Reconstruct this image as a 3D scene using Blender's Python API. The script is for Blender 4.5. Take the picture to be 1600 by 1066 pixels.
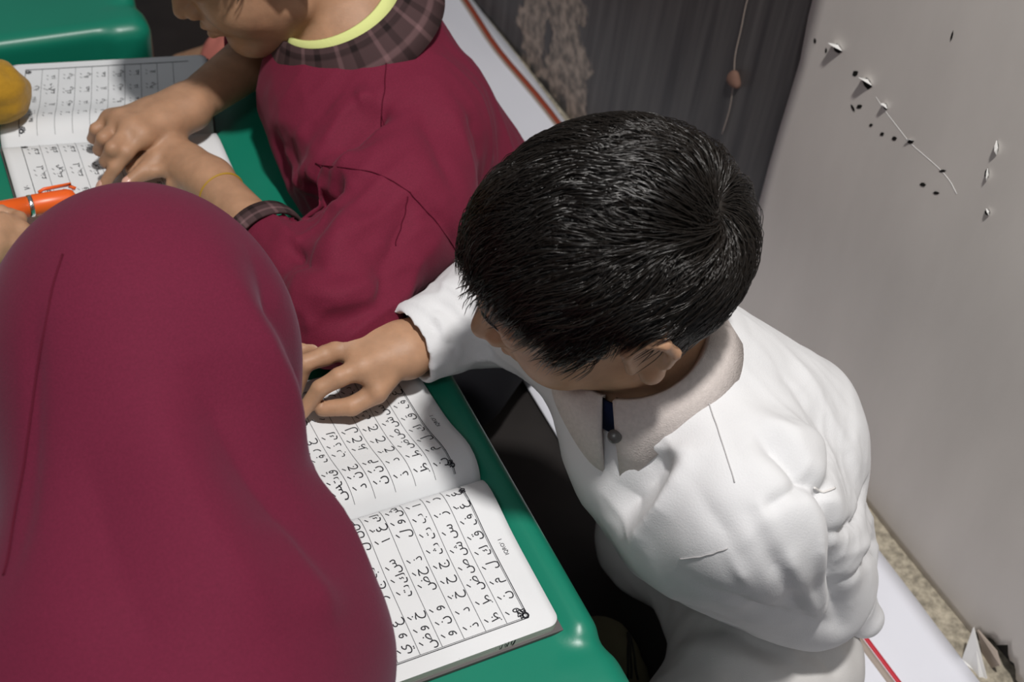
import bpy, bmesh, math, random
import numpy as np
from mathutils import Vector, Matrix
# ------------------------------------------------------------------ scene, camera, light
for o in list(bpy.data.objects): bpy.data.objects.remove(o)
SC = bpy.context.scene
COL = SC.collection
SC.view_settings.view_transform = 'Standard'
SC.view_settings.look = 'None'
SC.view_settings.gamma = 1.0
SC.view_settings.use_curve_mapping = False
SC.view_settings.exposure = 0.0
FPX = 2000.0
def cam_axes(pitch, roll, yaw):
    t, r, y = (math.radians(a) for a in (pitch, roll, yaw))
    R0 = np.array([1, 0, 0.]); F = np.array([0, math.cos(t), -math.sin(t)]); U = np.array([0, math.sin(t), math.cos(t)])
    R = R0*math.cos(r)+U*math.sin(r); U = -R0*math.sin(r)+U*math.cos(r)
    Z = np.array([[math.cos(y), -math.sin(y), 0], [math.sin(y), math.cos(y), 0], [0, 0, 1]])
    return Z@R, Z@U, Z@F
CR, CU, CF = cam_axes(43.5, 7.6, -30.0)
CP = np.array([0, 0, 1.10])
cd = bpy.data.cameras.new('camera'); cam = bpy.data.objects.new('camera', cd); COL.objects.link(cam)
cd.sensor_width = 36; cd.lens = FPX/1600*36; cd.clip_start = .05
cam.matrix_world = Matrix([[CR[i], CU[i], -CF[i], CP[i]] for i in range(3)]+[[0, 0, 0, 1]])
cd.dof.use_dof = True; cd.dof.focus_distance = .97; cd.dof.aperture_fstop = 9
SC.camera = cam
w = bpy.data.worlds.new('room_ambience'); SC.world = w; w.use_nodes = True
w.node_tree.nodes['Background'].inputs[0].default_value = (.86, .93, 1, 1)
w.node_tree.nodes['Background'].inputs[1].default_value = .165
def lamp(name, loc, aim, size, power, col):
    l = bpy.data.lights.new(name, 'AREA'); l.shape = 'DISK'; l.size = size; l.energy = power; l.color = col
    o = bpy.data.objects.new(name, l); COL.objects.link(o); o.location = loc
    o.rotation_euler = (Vector(aim)-Vector(loc)).to_track_quat('-Z', 'Y').to_euler()
lamp('ceiling_lamp', (.24, .16, 2.25), (.40, .80, .3), .13, 36, (1, .97, .94))
lamp('soft_fill_light', (-.9, -.6, 2.4), (.3, .7, .3), .5, 6, (.95, .97, 1))  # added soft fill for the shaded sides, not a lamp of the room

# ------------------------------------------------------------------ measuring helpers
def ray(u, v): return (u-800)/FPX*CR+(533-v)/FPX*CU+CF
def Z_(u, v, z):
    d = ray(u, v); return CP+d*((z-CP[2])/d[2])
def D_(u, v, dep): return CP+ray(u, v)*dep
def X_(u, v, x):
    d = ray(u, v); return CP+d*((x-CP[0])/d[0])
def proj(P):
    q = np.asarray(P, float)-CP; wd = q@CF
    return np.stack([800+FPX*(q@CR)/wd, 533-FPX*(q@CU)/wd, wd], -1)
A3 = lambda *a: np.array(a, float)
def unit(v): v = np.asarray(v, float); return v/np.linalg.norm(v)

# ------------------------------------------------------------------ objects and tags
def tag(o, label=None, cat=None, group=None, kind=None):
    if label: o['label'] = label
    if cat: o['category'] = cat
    if group: o['group'] = group
    if kind: o['kind'] = kind
    return o
def empty(name, loc, label, cat, group=None):
    o = bpy.data.objects.new(name, None); COL.objects.link(o); o.location = tuple(loc); o.empty_display_size = .05
    return tag(o, label, cat, group)
def mesh(name, V, Fc, mat, parent=None, smooth=True, mats=None, label=None):
    me = bpy.data.meshes.new(name)
    V = np.asarray(V, float)
    if parent is not None: V = V-np.array(parent_origin(parent))
    if isinstance(Fc, np.ndarray) and Fc.ndim == 2:
        n, k = Fc.shape
        me.vertices.add(len(V)); me.vertices.foreach_set('co', V.astype(np.float32).ravel())
        me.loops.add(n*k); me.loops.foreach_set('vertex_index', Fc.astype(np.int32).ravel())
        me.polygons.add(n); me.polygons.foreach_set('loop_start', np.arange(0, n*k, k, dtype=np.int32))
        me.update(calc_edges=True)
    else:
        me.from_pydata([tuple(p) for p in V], [], [tuple(f) for f in Fc]); me.update()
    if smooth: me.polygons.foreach_set('use_smooth', np.ones(len(me.polygons), bool))
    me.materials.append(mat)
    for m in mats or []: me.materials.append(m)
    o = bpy.data.objects.new(name, me); COL.objects.link(o)
    if parent is not None: o.parent = parent
    if label: o['label'] = label
    return o
def parent_origin(p):
    c = Vector((0, 0, 0))
    while p is not None: c += p.location; p = p.parent
    return c

# ------------------------------------------------------------------ signed distance modelling
class S:
    def __init__(s): s.it = []
    def _add(s, fn, lo, hi, k, sub): s.it.append((fn, np.asarray(lo), np.asarray(hi), k, sub)); return s
    def cap(s, a, b, ra, rb=None, k=.01, sub=False):
        a = np.asarray(a, float); b = np.asarray(b, float); rb = ra if rb is None else rb
        ab = b-a; L = max(ab@ab, 1e-12)
        def fn(P):
            q = P-a; t = np.clip(q@ab/L, 0, 1)
            q = q-t[:, None]*ab
            return np.sqrt(np.einsum('ij,ij->i', q, q))-(ra+(rb-ra)*t)
        m = max(ra, rb)
        return s._add(fn, np.minimum(a, b)-m, np.maximum(a, b)+m, k, sub)
    def chain(s, pts, rs, k=.01, sub=False):
        for i in range(len(pts)-1): s.cap(pts[i], pts[i+1], rs[i], rs[i+1], k, sub)
        return s
    def ell(s, c, r, ax=None, k=.01, sub=False):
        c = np.asarray(c, float); r = np.asarray(r, float); ax = np.eye(3) if ax is None else np.asarray(ax, float)
        def fn(P):
            q = (P-c)@ax.T/r; k0 = np.sqrt(np.einsum('ij,ij->i', q, q))+1e-9
            q = q/r; k1 = np.sqrt(np.einsum('ij,ij->i', q, q))+1e-9
            return k0*(k0-1)/k1
        m = r.max()
        return s._add(fn, c-m, c+m, k, sub)
    def box(s, c, h, rr, ax=None, k=.01, sub=False):
        c = np.asarray(c, float); h = np.asarray(h, float); ax = np.eye(3) if ax is None else np.asarray(ax, float)
        def fn(P):
            q = np.abs((P-c)@ax.T)-h+rr
            return np.linalg.norm(np.maximum(q, 0), axis=1)+np.minimum(q.max(1), 0)-rr
        m = np.linalg.norm(h)
        return s._add(fn, c-m, c+m, k, sub)
    def half(s, p, n, k=.004):       # cut away the side the normal points to
        p = np.asarray(p, float); n = unit(n)
        return s._add(lambda P: -((P-p)@n), A3(-9, -9, -9), A3(9, 9, 9), k, True)
    def ev(s, P, lo=None, hi=None, mg=.03):
        d = np.full(len(P), .5)
        for fn, l, h, k, sub in s.it:
            if lo is not None and (np.any(l-mg-k > hi) or np.any(h+mg+k < lo)): continue
            e = fn(P)
            if sub:
                t = np.clip(.5-.5*(d+e)/k, 0, 1); d = d*(1-t)-e*t+k*t*(1-t)
            else:
                t = np.clip(.5+.5*(e-d)/k, 0, 1); d = e*(1-t)+d*t-k*t*(1-t)
        return d
    def bounds(s):
        lo = np.min([i[1] for i in s.it if not i[4]], 0); hi = np.max([i[2] for i in s.it if not i[4]], 0)
        return lo, hi
    def build(s, h, lo=None, hi=None):
        B = 8
        bl, bh = s.bounds(); lo = bl-2*h-.02 if lo is None else np.asarray(lo, float); hi = bh+2*h+.02 if hi is None else np.asarray(hi, float)
        nb = np.ceil((hi-lo)/(h*B)).astype(int); N = nb*B+2
        g = np.stack(np.meshgrid(*[np.arange(n) for n in nb], indexing='ij'), -1).reshape(-1, 3)
        cen = lo+(g+.5)*h*B
        keep = np.zeros(len(g), bool)
        for i in range(0, len(g), 4096):      # order of g keeps neighbours together
            c = cen[i:i+4096]
            keep[i:i+4096] = np.abs(s.ev(c, c.min(0), c.max(0), .06+h*B)) < h*B*1.25
        g = g[keep]
        r = np.arange(B+1)
        off = np.stack(np.meshgrid(r, r, r, indexing='ij'), -1)
        cid = lambda c: ((c[..., 0]+1)*N[1]+c[..., 1]+1)*N[2]+c[..., 2]+1
        vid, vp, quads = [], [], []
        key = (g[:, 0]//4*1000+g[:, 1]//4)*1000+g[:, 2]//4
        o = np.argsort(key, kind='stable'); g = g[o]; key = key[o]
        cuts = np.flatnonzero(np.diff(key))+1
        for blk in np.split(g, cuts):
            ijk = blk[:, None, None, None, :]*B+off
            P = (lo+ijk*h)
            flat = P.reshape(-1, 3)
            V = s.ev(flat, flat.min(0), flat.max(0)).reshape(ijk.shape[:-1])
            ins = V < 0
            cnt = sum(ins[:, a:a+B, b:b+B, c:c+B].astype(np.int8) for a in (0, 1) for b in (0, 1) for c in (0, 1))
            act = (cnt > 0) & (cnt < 8)
            if not act.any(): continue
            bi, i, j, k = np.nonzero(act)
            acc = np.zeros((len(bi), 3)); num = np.zeros(len(bi))
            for ax in range(3):
                d = np.eye(3, dtype=int)[ax]; o1, o2 = [x for x in range(3) if x != ax]
                for p in (0, 1):
                    for q in (0, 1):
                        s0 = np.zeros(3, int); s0[o1] = p; s0[o2] = q; s1 = s0+d
                        a = V[bi, i+s0[0], j+s0[1], k+s0[2]]; b = V[bi, i+s1[0], j+s1[1], k+s1[2]]
                        x = (a < 0) != (b < 0)
                        t = np.where(x, a/np.where(x, a-b, 1), 0)
                        acc += x[:, None]*(s0+t[:, None]*d); num += x
            base = ijk[bi, i, j, k]
            vp.append(lo+(base+acc/num[:, None])*h); vid.append(cid(base))
            for ax in range(3):
                sl0 = [slice(0, B)]*3; sl1 = list(sl0); sl1[ax] = slice(1, B+1)
                a = ins[(slice(None), *sl0)]; b = ins[(slice(None), *sl1)]
                bb, ii, jj, kk = np.nonzero(a != b)
                if not len(bb): continue
                e = ijk[bb, ii, jj, kk]; inn = a[bb, ii, jj, kk]
                u = np.eye(3, dtype=int)[(ax+1) % 3]; v = np.eye(3, dtype=int)[(ax+2) % 3]
                Q = np.stack([cid(e-u-v), cid(e-v), cid(e), cid(e-u)], 1)
                Q[~inn] = Q[~inn][:, ::-1]
                quads.append(Q)
        vid = np.concatenate(vid); vp = np.concatenate(vp); Q = np.concatenate(quads)
        o = np.argsort(vid); vid = vid[o]; vp = vp[o]
        ix = np.searchsorted(vid, Q); ix = np.minimum(ix, len(vid)-1)
        ok = (vid[ix] == Q).all(1)
        return vp, ix[ok]
def normals(V, Q):
    n = np.zeros_like(V)
    fn = np.cross(V[Q[:, 2]]-V[Q[:, 0]], V[Q[:, 3]]-V[Q[:, 1]])
    for c in range(4): np.add.at(n, Q[:, c], fn)
    return n/(np.linalg.norm(n, axis=1)[:, None]+1e-12)
def relax(V, Q, it=2, lam=.5):
    E = np.concatenate([Q[:, [0, 1]], Q[:, [1, 2]], Q[:, [2, 3]], Q[:, [3, 0]]])
    deg = np.bincount(E.ravel(), minlength=len(V)).astype(float)
    for _ in range(it):
        a = np.zeros_like(V)
        for c in range(3):
            a[:, c] = np.bincount(E[:, 0], V[E[:, 1], c], len(V))+np.bincount(E[:, 1], V[E[:, 0], c], len(V))
        V = V+lam*(a/deg[:, None]-V)
    return V
# smooth 3-D value noise for cloth relief
_rs = np.random.RandomState(5); _lat = _rs.rand(32, 32, 32)
def noise(P, freq):
    q = np.asarray(P)*freq; i = np.floor(q).astype(int); t = q-i; t = t*t*(3-2*t)
    r = 0
    for a in (0, 1):
        for b in (0, 1):
            for c in (0, 1):
                wgt = (t[:, 0] if a else 1-t[:, 0])*(t[:, 1] if b else 1-t[:, 1])*(t[:, 2] if c else 1-t[:, 2])
                r = r+wgt*_lat[(i[:, 0]+a) % 32, (i[:, 1]+b) % 32, (i[:, 2]+c) % 32]
    return r*2-1
def on_surface(V, N, pts, idx=False):
    """surface points of a garment that lie under the given picture positions"""
    pr = proj(V); face = ((CP-V)*N).sum(1) > 0
    out = []
    for u, v in pts:
        d2 = (pr[:, 0]-u)**2+(pr[:, 1]-v)**2
        c = np.flatnonzero(face & (d2 < 80))
        if len(c) == 0:
            c = np.flatnonzero(face); c = c[np.argsort(d2[c])[:1]]
        m = pr[c, 2].min(); c = c[pr[c, 2] < m+.012]
        out.append(c[np.argmin(d2[c])])
    return V[out] if not idx else (V[out], N[out])
def poly_dist(V, pts):
    best = np.full(len(V), 9.); par = np.zeros(len(V))
    L = np.r_[0, np.cumsum(np.linalg.norm(np.diff(pts, axis=0), axis=1))]; L = L/max(L[-1], 1e-9)
    for i in range(len(pts)-1):
        a, b = pts[i], pts[i+1]; ab = b-a
        t = np.clip((V-a)@ab/max(ab@ab, 1e-12), 0, 1)
        d = np.linalg.norm(V-a-t[:, None]*ab, axis=1)
        m = d < best; best[m] = d[m]; par[m] = (L[i]+(L[i+1]-L[i])*t)[m]
    return best, par
def folds(V, Q, specs, wr=0.):
    """push ridges (+) and valleys (-) into a garment; each spec: picture polyline, height, width[, taper]"""
    N = normals(V, Q); disp = np.zeros(len(V))
    for sp in specs:
        pts, amp, wd = sp[:3]
        P3 = on_surface(V, N, pts)
        d, t = poly_dist(V, P3)
        fade = np.clip(np.sin(np.pi*np.clip(t*.9+.05, 0, 1))*1.4, 0, 1) if len(sp) < 4 else np.clip(sp[3][0]+(sp[3][1]-sp[3][0])*t, 0, 1)
        disp += amp*(.5*np.exp(-(d/wd)**2)+.5*np.exp(-d/(.8*wd)))*fade
    return V+N*disp[:, None]
def tube(pts, r, n=8, closed=False, cap=True):
    pts = np.asarray(pts, float); m = len(pts); r = np.broadcast_to(np.asarray(r, float), (m,))
    T = np.gradient(pts, axis=0) if not closed else np.roll(pts, -1, 0)-np.roll(pts, 1, 0)
    T /= np.linalg.norm(T, axis=1)[:, None]+1e-12
    up = A3(0, 0, 1) if abs(T[0][2]) < .9 else A3(1, 0, 0)
    V = []
    for i in range(m):
        a = np.cross(T[i], up); a /= np.linalg.norm(a)+1e-12; b = np.cross(a, T[i]); up = b
        for k in range(n):
            th = 2*math.pi*k/n; V.append(pts[i]+r[i]*(a*math.cos(th)+b*math.sin(th)))
    Fc = []
    for i in range(m if closed else m-1):
        for k in range(n):
            Fc.append((i*n+k, i*n+(k+1) % n, (i+1) % m*n+(k+1) % n, (i+1) % m*n+k))
    if cap and not closed: Fc += [tuple(range(n))[::-1], tuple((m-1)*n+k for k in range(n))]
    return V, Fc
def merge(parts):
    V, Fc = [], []
    for v, f in parts:
        b = len(V); V += [tuple(p) for p in v]; Fc += [tuple(b+i for i in q) for q in f]
    return V, Fc
def smooth_line(pts, n):
    """Catmull-Rom through pts"""
    p = np.asarray(pts, float); p = np.vstack([2*p[0]-p[1], p, 2*p[-1]-p[-2]])
    out = []; m = len(p)-3
    for s in np.linspace(0, m-1e-6, n):
        i = int(s); t = s-i; a, b, c, d = p[i:i+4]
        out.append(.5*(2*b+(c-a)*t+(2*a-5*b+4*c-d)*t*t+(3*b-a-3*c+d)*t**3))
    return np.array(out)
def sheet(rows, th):
    """a cloth or card strip: rows of points, given a real thickness"""
    G = np.asarray(rows, float); r, c = G.shape[:2]
    du = np.gradient(G, axis=0); dv = np.gradient(G, axis=1); n = np.cross(du, dv); n /= np.linalg.norm(n, axis=2)[..., None]+1e-12
    V = np.concatenate([(G+n*th/2).reshape(-1, 3), (G-n*th/2).reshape(-1, 3)]); o = r*c; Fc = []
    for i in range(r-1):
        for j in range(c-1):
            a, b, d, e = i*c+j, i*c+j+1, (i+1)*c+j+1, (i+1)*c+j
            Fc += [(a, e, d, b), (o+a, o+b, o+d, o+e)]
    for j in range(c-1):
        Fc += [(j, j+1, o+j+1, o+j), ((r-1)*c+j+1, (r-1)*c+j, o+(r-1)*c+j, o+(r-1)*c+j+1)]
    for i in range(r-1):
        Fc += [((i+1)*c, i*c, o+i*c, o+(i+1)*c), (i*c+c-1, (i+1)*c+c-1, o+(i+1)*c+c-1, o+i*c+c-1)]
    return V, Fc
# ------------------------------------------------------------------ materials
def mat(name, col, rough=.6, spec=.5, sheen=0, var=.0, vscale=40, bump=0, bscale=300, sss=0, coat=0, wave=None, stretch=(1, 1, 1), sheen_col=None):
    m = bpy.data.materials.new(name); m.use_nodes = True; nt = m.node_tree; b = nt.nodes['Principled BSDF']; L = nt.links.new
    b.inputs['Base Color'].default_value = (*col, 1); b.inputs['Roughness'].default_value = rough; b.inputs['Specular IOR Level'].default_value = spec
    if sheen:
        b.inputs['Sheen Weight'].default_value = sheen; b.inputs['Sheen Roughness'].default_value = .5
        if sheen_col: b.inputs['Sheen Tint'].default_value = (*sheen_col, 1)
    if sss:
        b.inputs['Subsurface Weight'].default_value = sss; b.inputs['Subsurface Radius'].default_value = (.012, .005, .003); b.inputs['Subsurface Scale'].default_value = 1
    if coat: b.inputs['Coat Weight'].default_value = coat; b.inputs['Coat Roughness'].default_value = .15
    tc = nt.nodes.new('ShaderNodeTexCoord'); mp = nt.nodes.new('ShaderNodeMapping'); mp.inputs['Scale'].default_value = stretch; L(tc.outputs['Object'], mp.inputs[0])
    if var:
        n = nt.nodes.new('ShaderNodeTexNoise'); n.inputs['Scale'].default_value = vscale; n.inputs['Detail'].default_value = 4; L(mp.outputs[0], n.inputs['Vector'])
        r = nt.nodes.new('ShaderNodeMapRange'); r.inputs['From Min'].default_value = .3; r.inputs['From Max'].default_value = .7
        r.inputs['To Min'].default_value = 1-var; r.inputs['To Max'].default_value = 1+var; L(n.outputs['Fac'], r.inputs[0])
        mx = nt.nodes.new('ShaderNodeVectorMath'); mx.operation = 'SCALE'; mx.inputs[0].default_value = col; L(r.outputs[0], mx.inputs['Scale']); L(mx.outputs[0], b.inputs['Base Color'])
    if bump:
        n = nt.nodes.new('ShaderNodeTexNoise'); n.inputs['Scale'].default_value = bscale; n.inputs['Detail'].default_value = 3; L(mp.outputs[0], n.inputs['Vector'])
        bp = nt.nodes.new('ShaderNodeBump'); bp.inputs['Strength'].default_value = bump; bp.inputs['Distance'].default_value = .001; L(n.outputs['Fac'], bp.inputs['Height']); L(bp.outputs[0], b.inputs['Normal'])
    return m
M = {}
M['skin'] = mat('tan_skin', (.45, .258, .155), .5, .35, sss=.12, var=.12, vscale=60, bump=.15, bscale=500)
M['skin2'] = mat('brown_skin', (.42, .235, .14), .52, .35, sss=.12, var=.12, vscale=60, bump=.15, bscale=500)
M['nail'] = mat('fingernail_pink', (.62, .36, .28), .3, .5)
M['lip'] = mat('lips', (.30, .10, .07), .45)
M['hair'] = mat('black_hair', (.011, .008, .006), .28, .6)
M['white_cloth'] = mat('white_cotton', (.70, .70, .71), .85, .2, sheen=.1, var=.02, vscale=25, bump=.25, bscale=700)
M['collar'] = mat('cream_collar_cotton', (.60, .54, .51), .9, .2, var=.06, vscale=300, bump=.5, bscale=900)
M['trouser'] = mat('offwhite_trousers', (.60, .585, .57), .88, .2, var=.03, bump=.25, bscale=700)
M['maroon'] = mat('maroon_cotton', (.150, .010, .032), .8, .25, sheen=.07, var=.10, vscale=700, bump=.3, bscale=900, sheen_col=(.8, .5, .6))
M['hijab'] = mat('maroon_veil', (.118, .008, .028), .82, .2, sheen=.10, var=.10, vscale=700, bump=.3, bscale=900, sheen_col=(.75, .6, .75))
M['pink'] = mat('salmon_cloth', (.62, .20, .16), .85, .2, bump=.2)
M['mustard'] = mat('mustard_cloth', (.42, .225, .018), .85, .2, sheen=.2, var=.08, vscale=200, bump=.4, bscale=500)
M['yellow'] = mat('pale_yellow_cotton', (.68, .72, .28), .85, .2, bump=.3)
M['dark_navy'] = mat('dark_undershirt', (.012, .02, .06), .85, .2)
M['green'] = mat('green_plastic', (.008, .20, .125), .36, .5, var=.05, vscale=8, bump=.06, bscale=350)
M['orange'] = mat('orange_plastic', (.86, .13, .018), .35, .5)
M['chrome'] = mat('chrome_ring', (.75, .75, .75), .2); M['chrome'].node_tree.nodes['Principled BSDF'].inputs['Metallic'].default_value = 1
M['paper'] = mat('book_paper', (.74, .75, .76), .75, .25, var=.03, vscale=18)
M['edges'] = mat('page_edges', (.56, .54, .49), .85, .2, var=.25, vscale=900, stretch=(.05, .05, 3))
M['cover'] = mat('book_cover', (.10, .09, .09), .6)
M['ink'] = mat('black_ink', (.02, .02, .025), .7, .2)
M['greyink'] = mat('grey_ink', (.10, .10, .11), .7, .2)
M['mat_white'] = mat('white_vinyl', (.82, .83, .90), .42, .35, var=.02, vscale=6)
M['stripe_brown'] = mat('brown_red_print', (.30, .055, .028), .5)
M['stripe_red'] = mat('red_print', (.58, .03, .05), .5)
M['stripe_beige'] = mat('beige_print', (.40, .33, .28), .6)
M['thread'] = mat('gold_thread', (.42, .24, .02), .6)
M['string'] = mat('dark_cord', (.02, .02, .015), .8)
M['olive'] = mat('olive_cloth', (.17, .15, .09), .9, .2, var=.1, bump=.3)
M['black'] = mat('black_cloth', (.008, .008, .010), .9, .1)
M['hole'] = mat('dark_gap', (.012, .011, .010), .9, .1)
M['button'] = mat('grey_button', (.10, .095, .09), .3, .5)
M['lint'] = mat('white_lint', (.7, .68, .66), .9)
def plaid():
    m = bpy.data.materials.new('brown_plaid'); m.use_nodes = True; nt = m.node_tree; b = nt.nodes['Principled BSDF']; L = nt.links.new
    b.inputs['Roughness'].default_value = .85; b.inputs['Specular IOR Level'].default_value = .2
    uv = nt.nodes.new('ShaderNodeUVMap'); sep = nt.nodes.new('ShaderNodeSeparateXYZ'); L(uv.outputs[0], sep.inputs[0])
    outs = []
    for i, (ax, fr) in enumerate(((0, 1.0), (1, 1.0))):
        cr = nt.nodes.new('ShaderNodeMath'); cr.operation = 'FRACT'; L(sep.outputs[ax], cr.inputs[0])
        rp = nt.nodes.new('ShaderNodeValToRGB'); e = rp.color_ramp.elements; e[0].position = 0; e[0].color = (.5, .5, .5, 1); e[1].position = .97; e[1].color = (.5, .5, .5, 1)
        for p, c in ((.22, .5), (.26, 1.5), (.33, 1.5), (.37, .55), (.62, .6), (.66, .12), (.80, .12), (.84, .55)):
            q = e.new(p); q.color = (c, c, c, 1)
        L(cr.outputs[0], rp.inputs[0]); outs.append(rp)
    mx = nt.nodes.new('ShaderNodeVectorMath'); mx.operation = 'ADD'; L(outs[0].outputs[0], mx.inputs[0]); L(outs[1].outputs[0], mx.inputs[1])
    m2 = nt.nodes.new('ShaderNodeVectorMath'); m2.operation = 'MULTIPLY'; m2.inputs[1].default_value = (.058, .033, .034); L(mx.outputs[0], m2.inputs[0]); L(m2.outputs[0], b.inputs['Base Color'])
    return m
M['plaid'] = plaid()
def wall_dark():
    m = bpy.data.materials.new('dark_painted_wall'); m.use_nodes = True; nt = m.node_tree; b = nt.nodes['Principled BSDF']; L = nt.links.new; N = nt.nodes.new
    tc = N('ShaderNodeTexCoord')
    mp = N('ShaderNodeMapping'); mp.inputs['Scale'].default_value = (1, 22, 1.2); L(tc.outputs['Object'], mp.inputs[0])
    n = N('ShaderNodeTexNoise'); n.inputs['Scale'].default_value = 2.2; n.inputs['Detail'].default_value = 5; L(mp.outputs[0], n.inputs['Vector'])
    cr = N('ShaderNodeValToRGB'); e = cr.color_ramp.elements; e[0].position = .3; e[0].color = (.020, .019, .021, 1); e[1].position = .72; e[1].color = (.085, .080, .078, 1); L(n.outputs['Fac'], cr.inputs[0])
    # bare, peeled render: a blob with a ragged edge round one place on the wall
    n2 = N('ShaderNodeTexNoise'); n2.inputs['Scale'].default_value = 26; n2.inputs['Detail'].default_value = 6; L(tc.outputs['Object'], n2.inputs['Vector'])
    acc = None
    for cy, cz, ry, rz in ((1.455, .115, .075, .10), (1.40, .05, .045, .07), (1.56, .09, .05, .10), (1.535, .03, .03, .03)):
        s = N('ShaderNodeVectorMath'); s.operation = 'SUBTRACT'; s.inputs[1].default_value = (0, cy, cz); L(tc.outputs['Object'], s.inputs[0])
        q = N('ShaderNodeVectorMath'); q.operation = 'MULTIPLY'; q.inputs[1].default_value = (0, 1/ry, 1/rz); L(s.outputs[0], q.inputs[0])
        ln = N('ShaderNodeVectorMath'); ln.operation = 'LENGTH'; L(q.outputs[0], ln.inputs[0])
        if acc is None: acc = ln.outputs['Value']
        else:
            mn = N('ShaderNodeMath'); mn.operation = 'MINIMUM'; L(acc, mn.inputs[0]); L(ln.outputs['Value'], mn.inputs[1]); acc = mn.outputs[0]
    ad = N('ShaderNodeMath'); ad.operation = 'MULTIPLY_ADD'; ad.inputs[1].default_value = 2.2; L(n2.outputs['Fac'], ad.inputs[0]); L(acc, ad.inputs[2])
    ra = N('ShaderNodeMapRange'); ra.inputs['From Min'].default_value = 1.9; ra.inputs['From Max'].default_value = 2.05; ra.inputs['To Min'].default_value = 1; ra.inputs['To Max'].default_value = 0; L(ad.outputs[0], ra.inputs[0])
    n3 = N('ShaderNodeTexNoise'); n3.inputs['Scale'].default_value = 60; n3.inputs['Detail'].default_value = 5; L(tc.outputs['Object'], n3.inputs['Vector'])
    c3 = N('ShaderNodeValToRGB'); e = c3.color_ramp.elements; e[0].position = .35; e[0].color = (.10, .085, .07, 1); e[1].position = .65; e[1].color = (.36, .29, .235, 1); L(n3.outputs['Fac'], c3.inputs[0])
    mx = N('ShaderNodeMix'); mx.data_type = 'RGBA'; L(ra.outputs[0], mx.inputs[0]); L(cr.outputs[0], mx.inputs[6]); L(c3.outputs[0], mx.inputs[7]); L(mx.outputs[2], b.inputs['Base Color'])
    b.inputs['Roughness'].default_value = .5
    bp = N('ShaderNodeBump'); bp.inputs['Strength'].default_value = .5; bp.inputs['Distance'].default_value = .002; L(ra.outputs[0], bp.inputs['Height']); bp.invert = True; L(bp.outputs[0], b.inputs['Normal'])
    return m
M['wall'] = wall_dark()
M['panel'] = mat('offwhite_sheet', (.56, .525, .49), .45, .4, var=.05, vscale=5, stretch=(1, 3, 1), bump=.1, bscale=60)
M['flap'] = mat('sheet_torn_edge', (.78, .77, .75), .6)
M['concrete'] = mat('bare_concrete', (.36, .32, .25), .9, .2, var=.45, vscale=120, bump=.6, bscale=200)
M['floor'] = mat('dark_floor_tile', (.022, .019, .018), .6, .3, var=.3, vscale=9)
M['rust'] = mat('rusty_clay', (.16, .085, .06), .9)
# ------------------------------------------------------------------ room
def boxv(lo, hi):
    (a, b, c), (d, e, f) = lo, hi
    V = [(a, b, c), (d, b, c), (d, e, c), (a, e, c), (a, b, f), (d, b, f), (d, e, f), (a, e, f)]
    return V, [(0, 3, 2, 1), (4, 5, 6, 7), (0, 1, 5, 4), (1, 2, 6, 5), (2, 3, 7, 6), (3, 0, 4, 7)]
WX = .865
tag(mesh('floor', *boxv((-1.6, -.9, -.03), (.95, 3.0, 0)), M['floor'], smooth=False), kind='structure')
tag(mesh('wall_right', *boxv((WX, -.9, -.02), (.95, 3.0, 1.5)), M['wall'], smooth=False), kind='structure')
def strip_pts(): pass
rng = random.Random(3)
# bare concrete showing between the white sheet and the wall
ys = np.linspace(-.4, 1.9, 60)
rows = [[(.80, y, .001) for y in ys], [(WX+.002, y, .004+.002*rng.random()) for y in ys]]
V, Fc = sheet(rows, .003)
tag(mesh('trim_1', V, Fc, M['concrete'], smooth=False), kind='structure')

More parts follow.
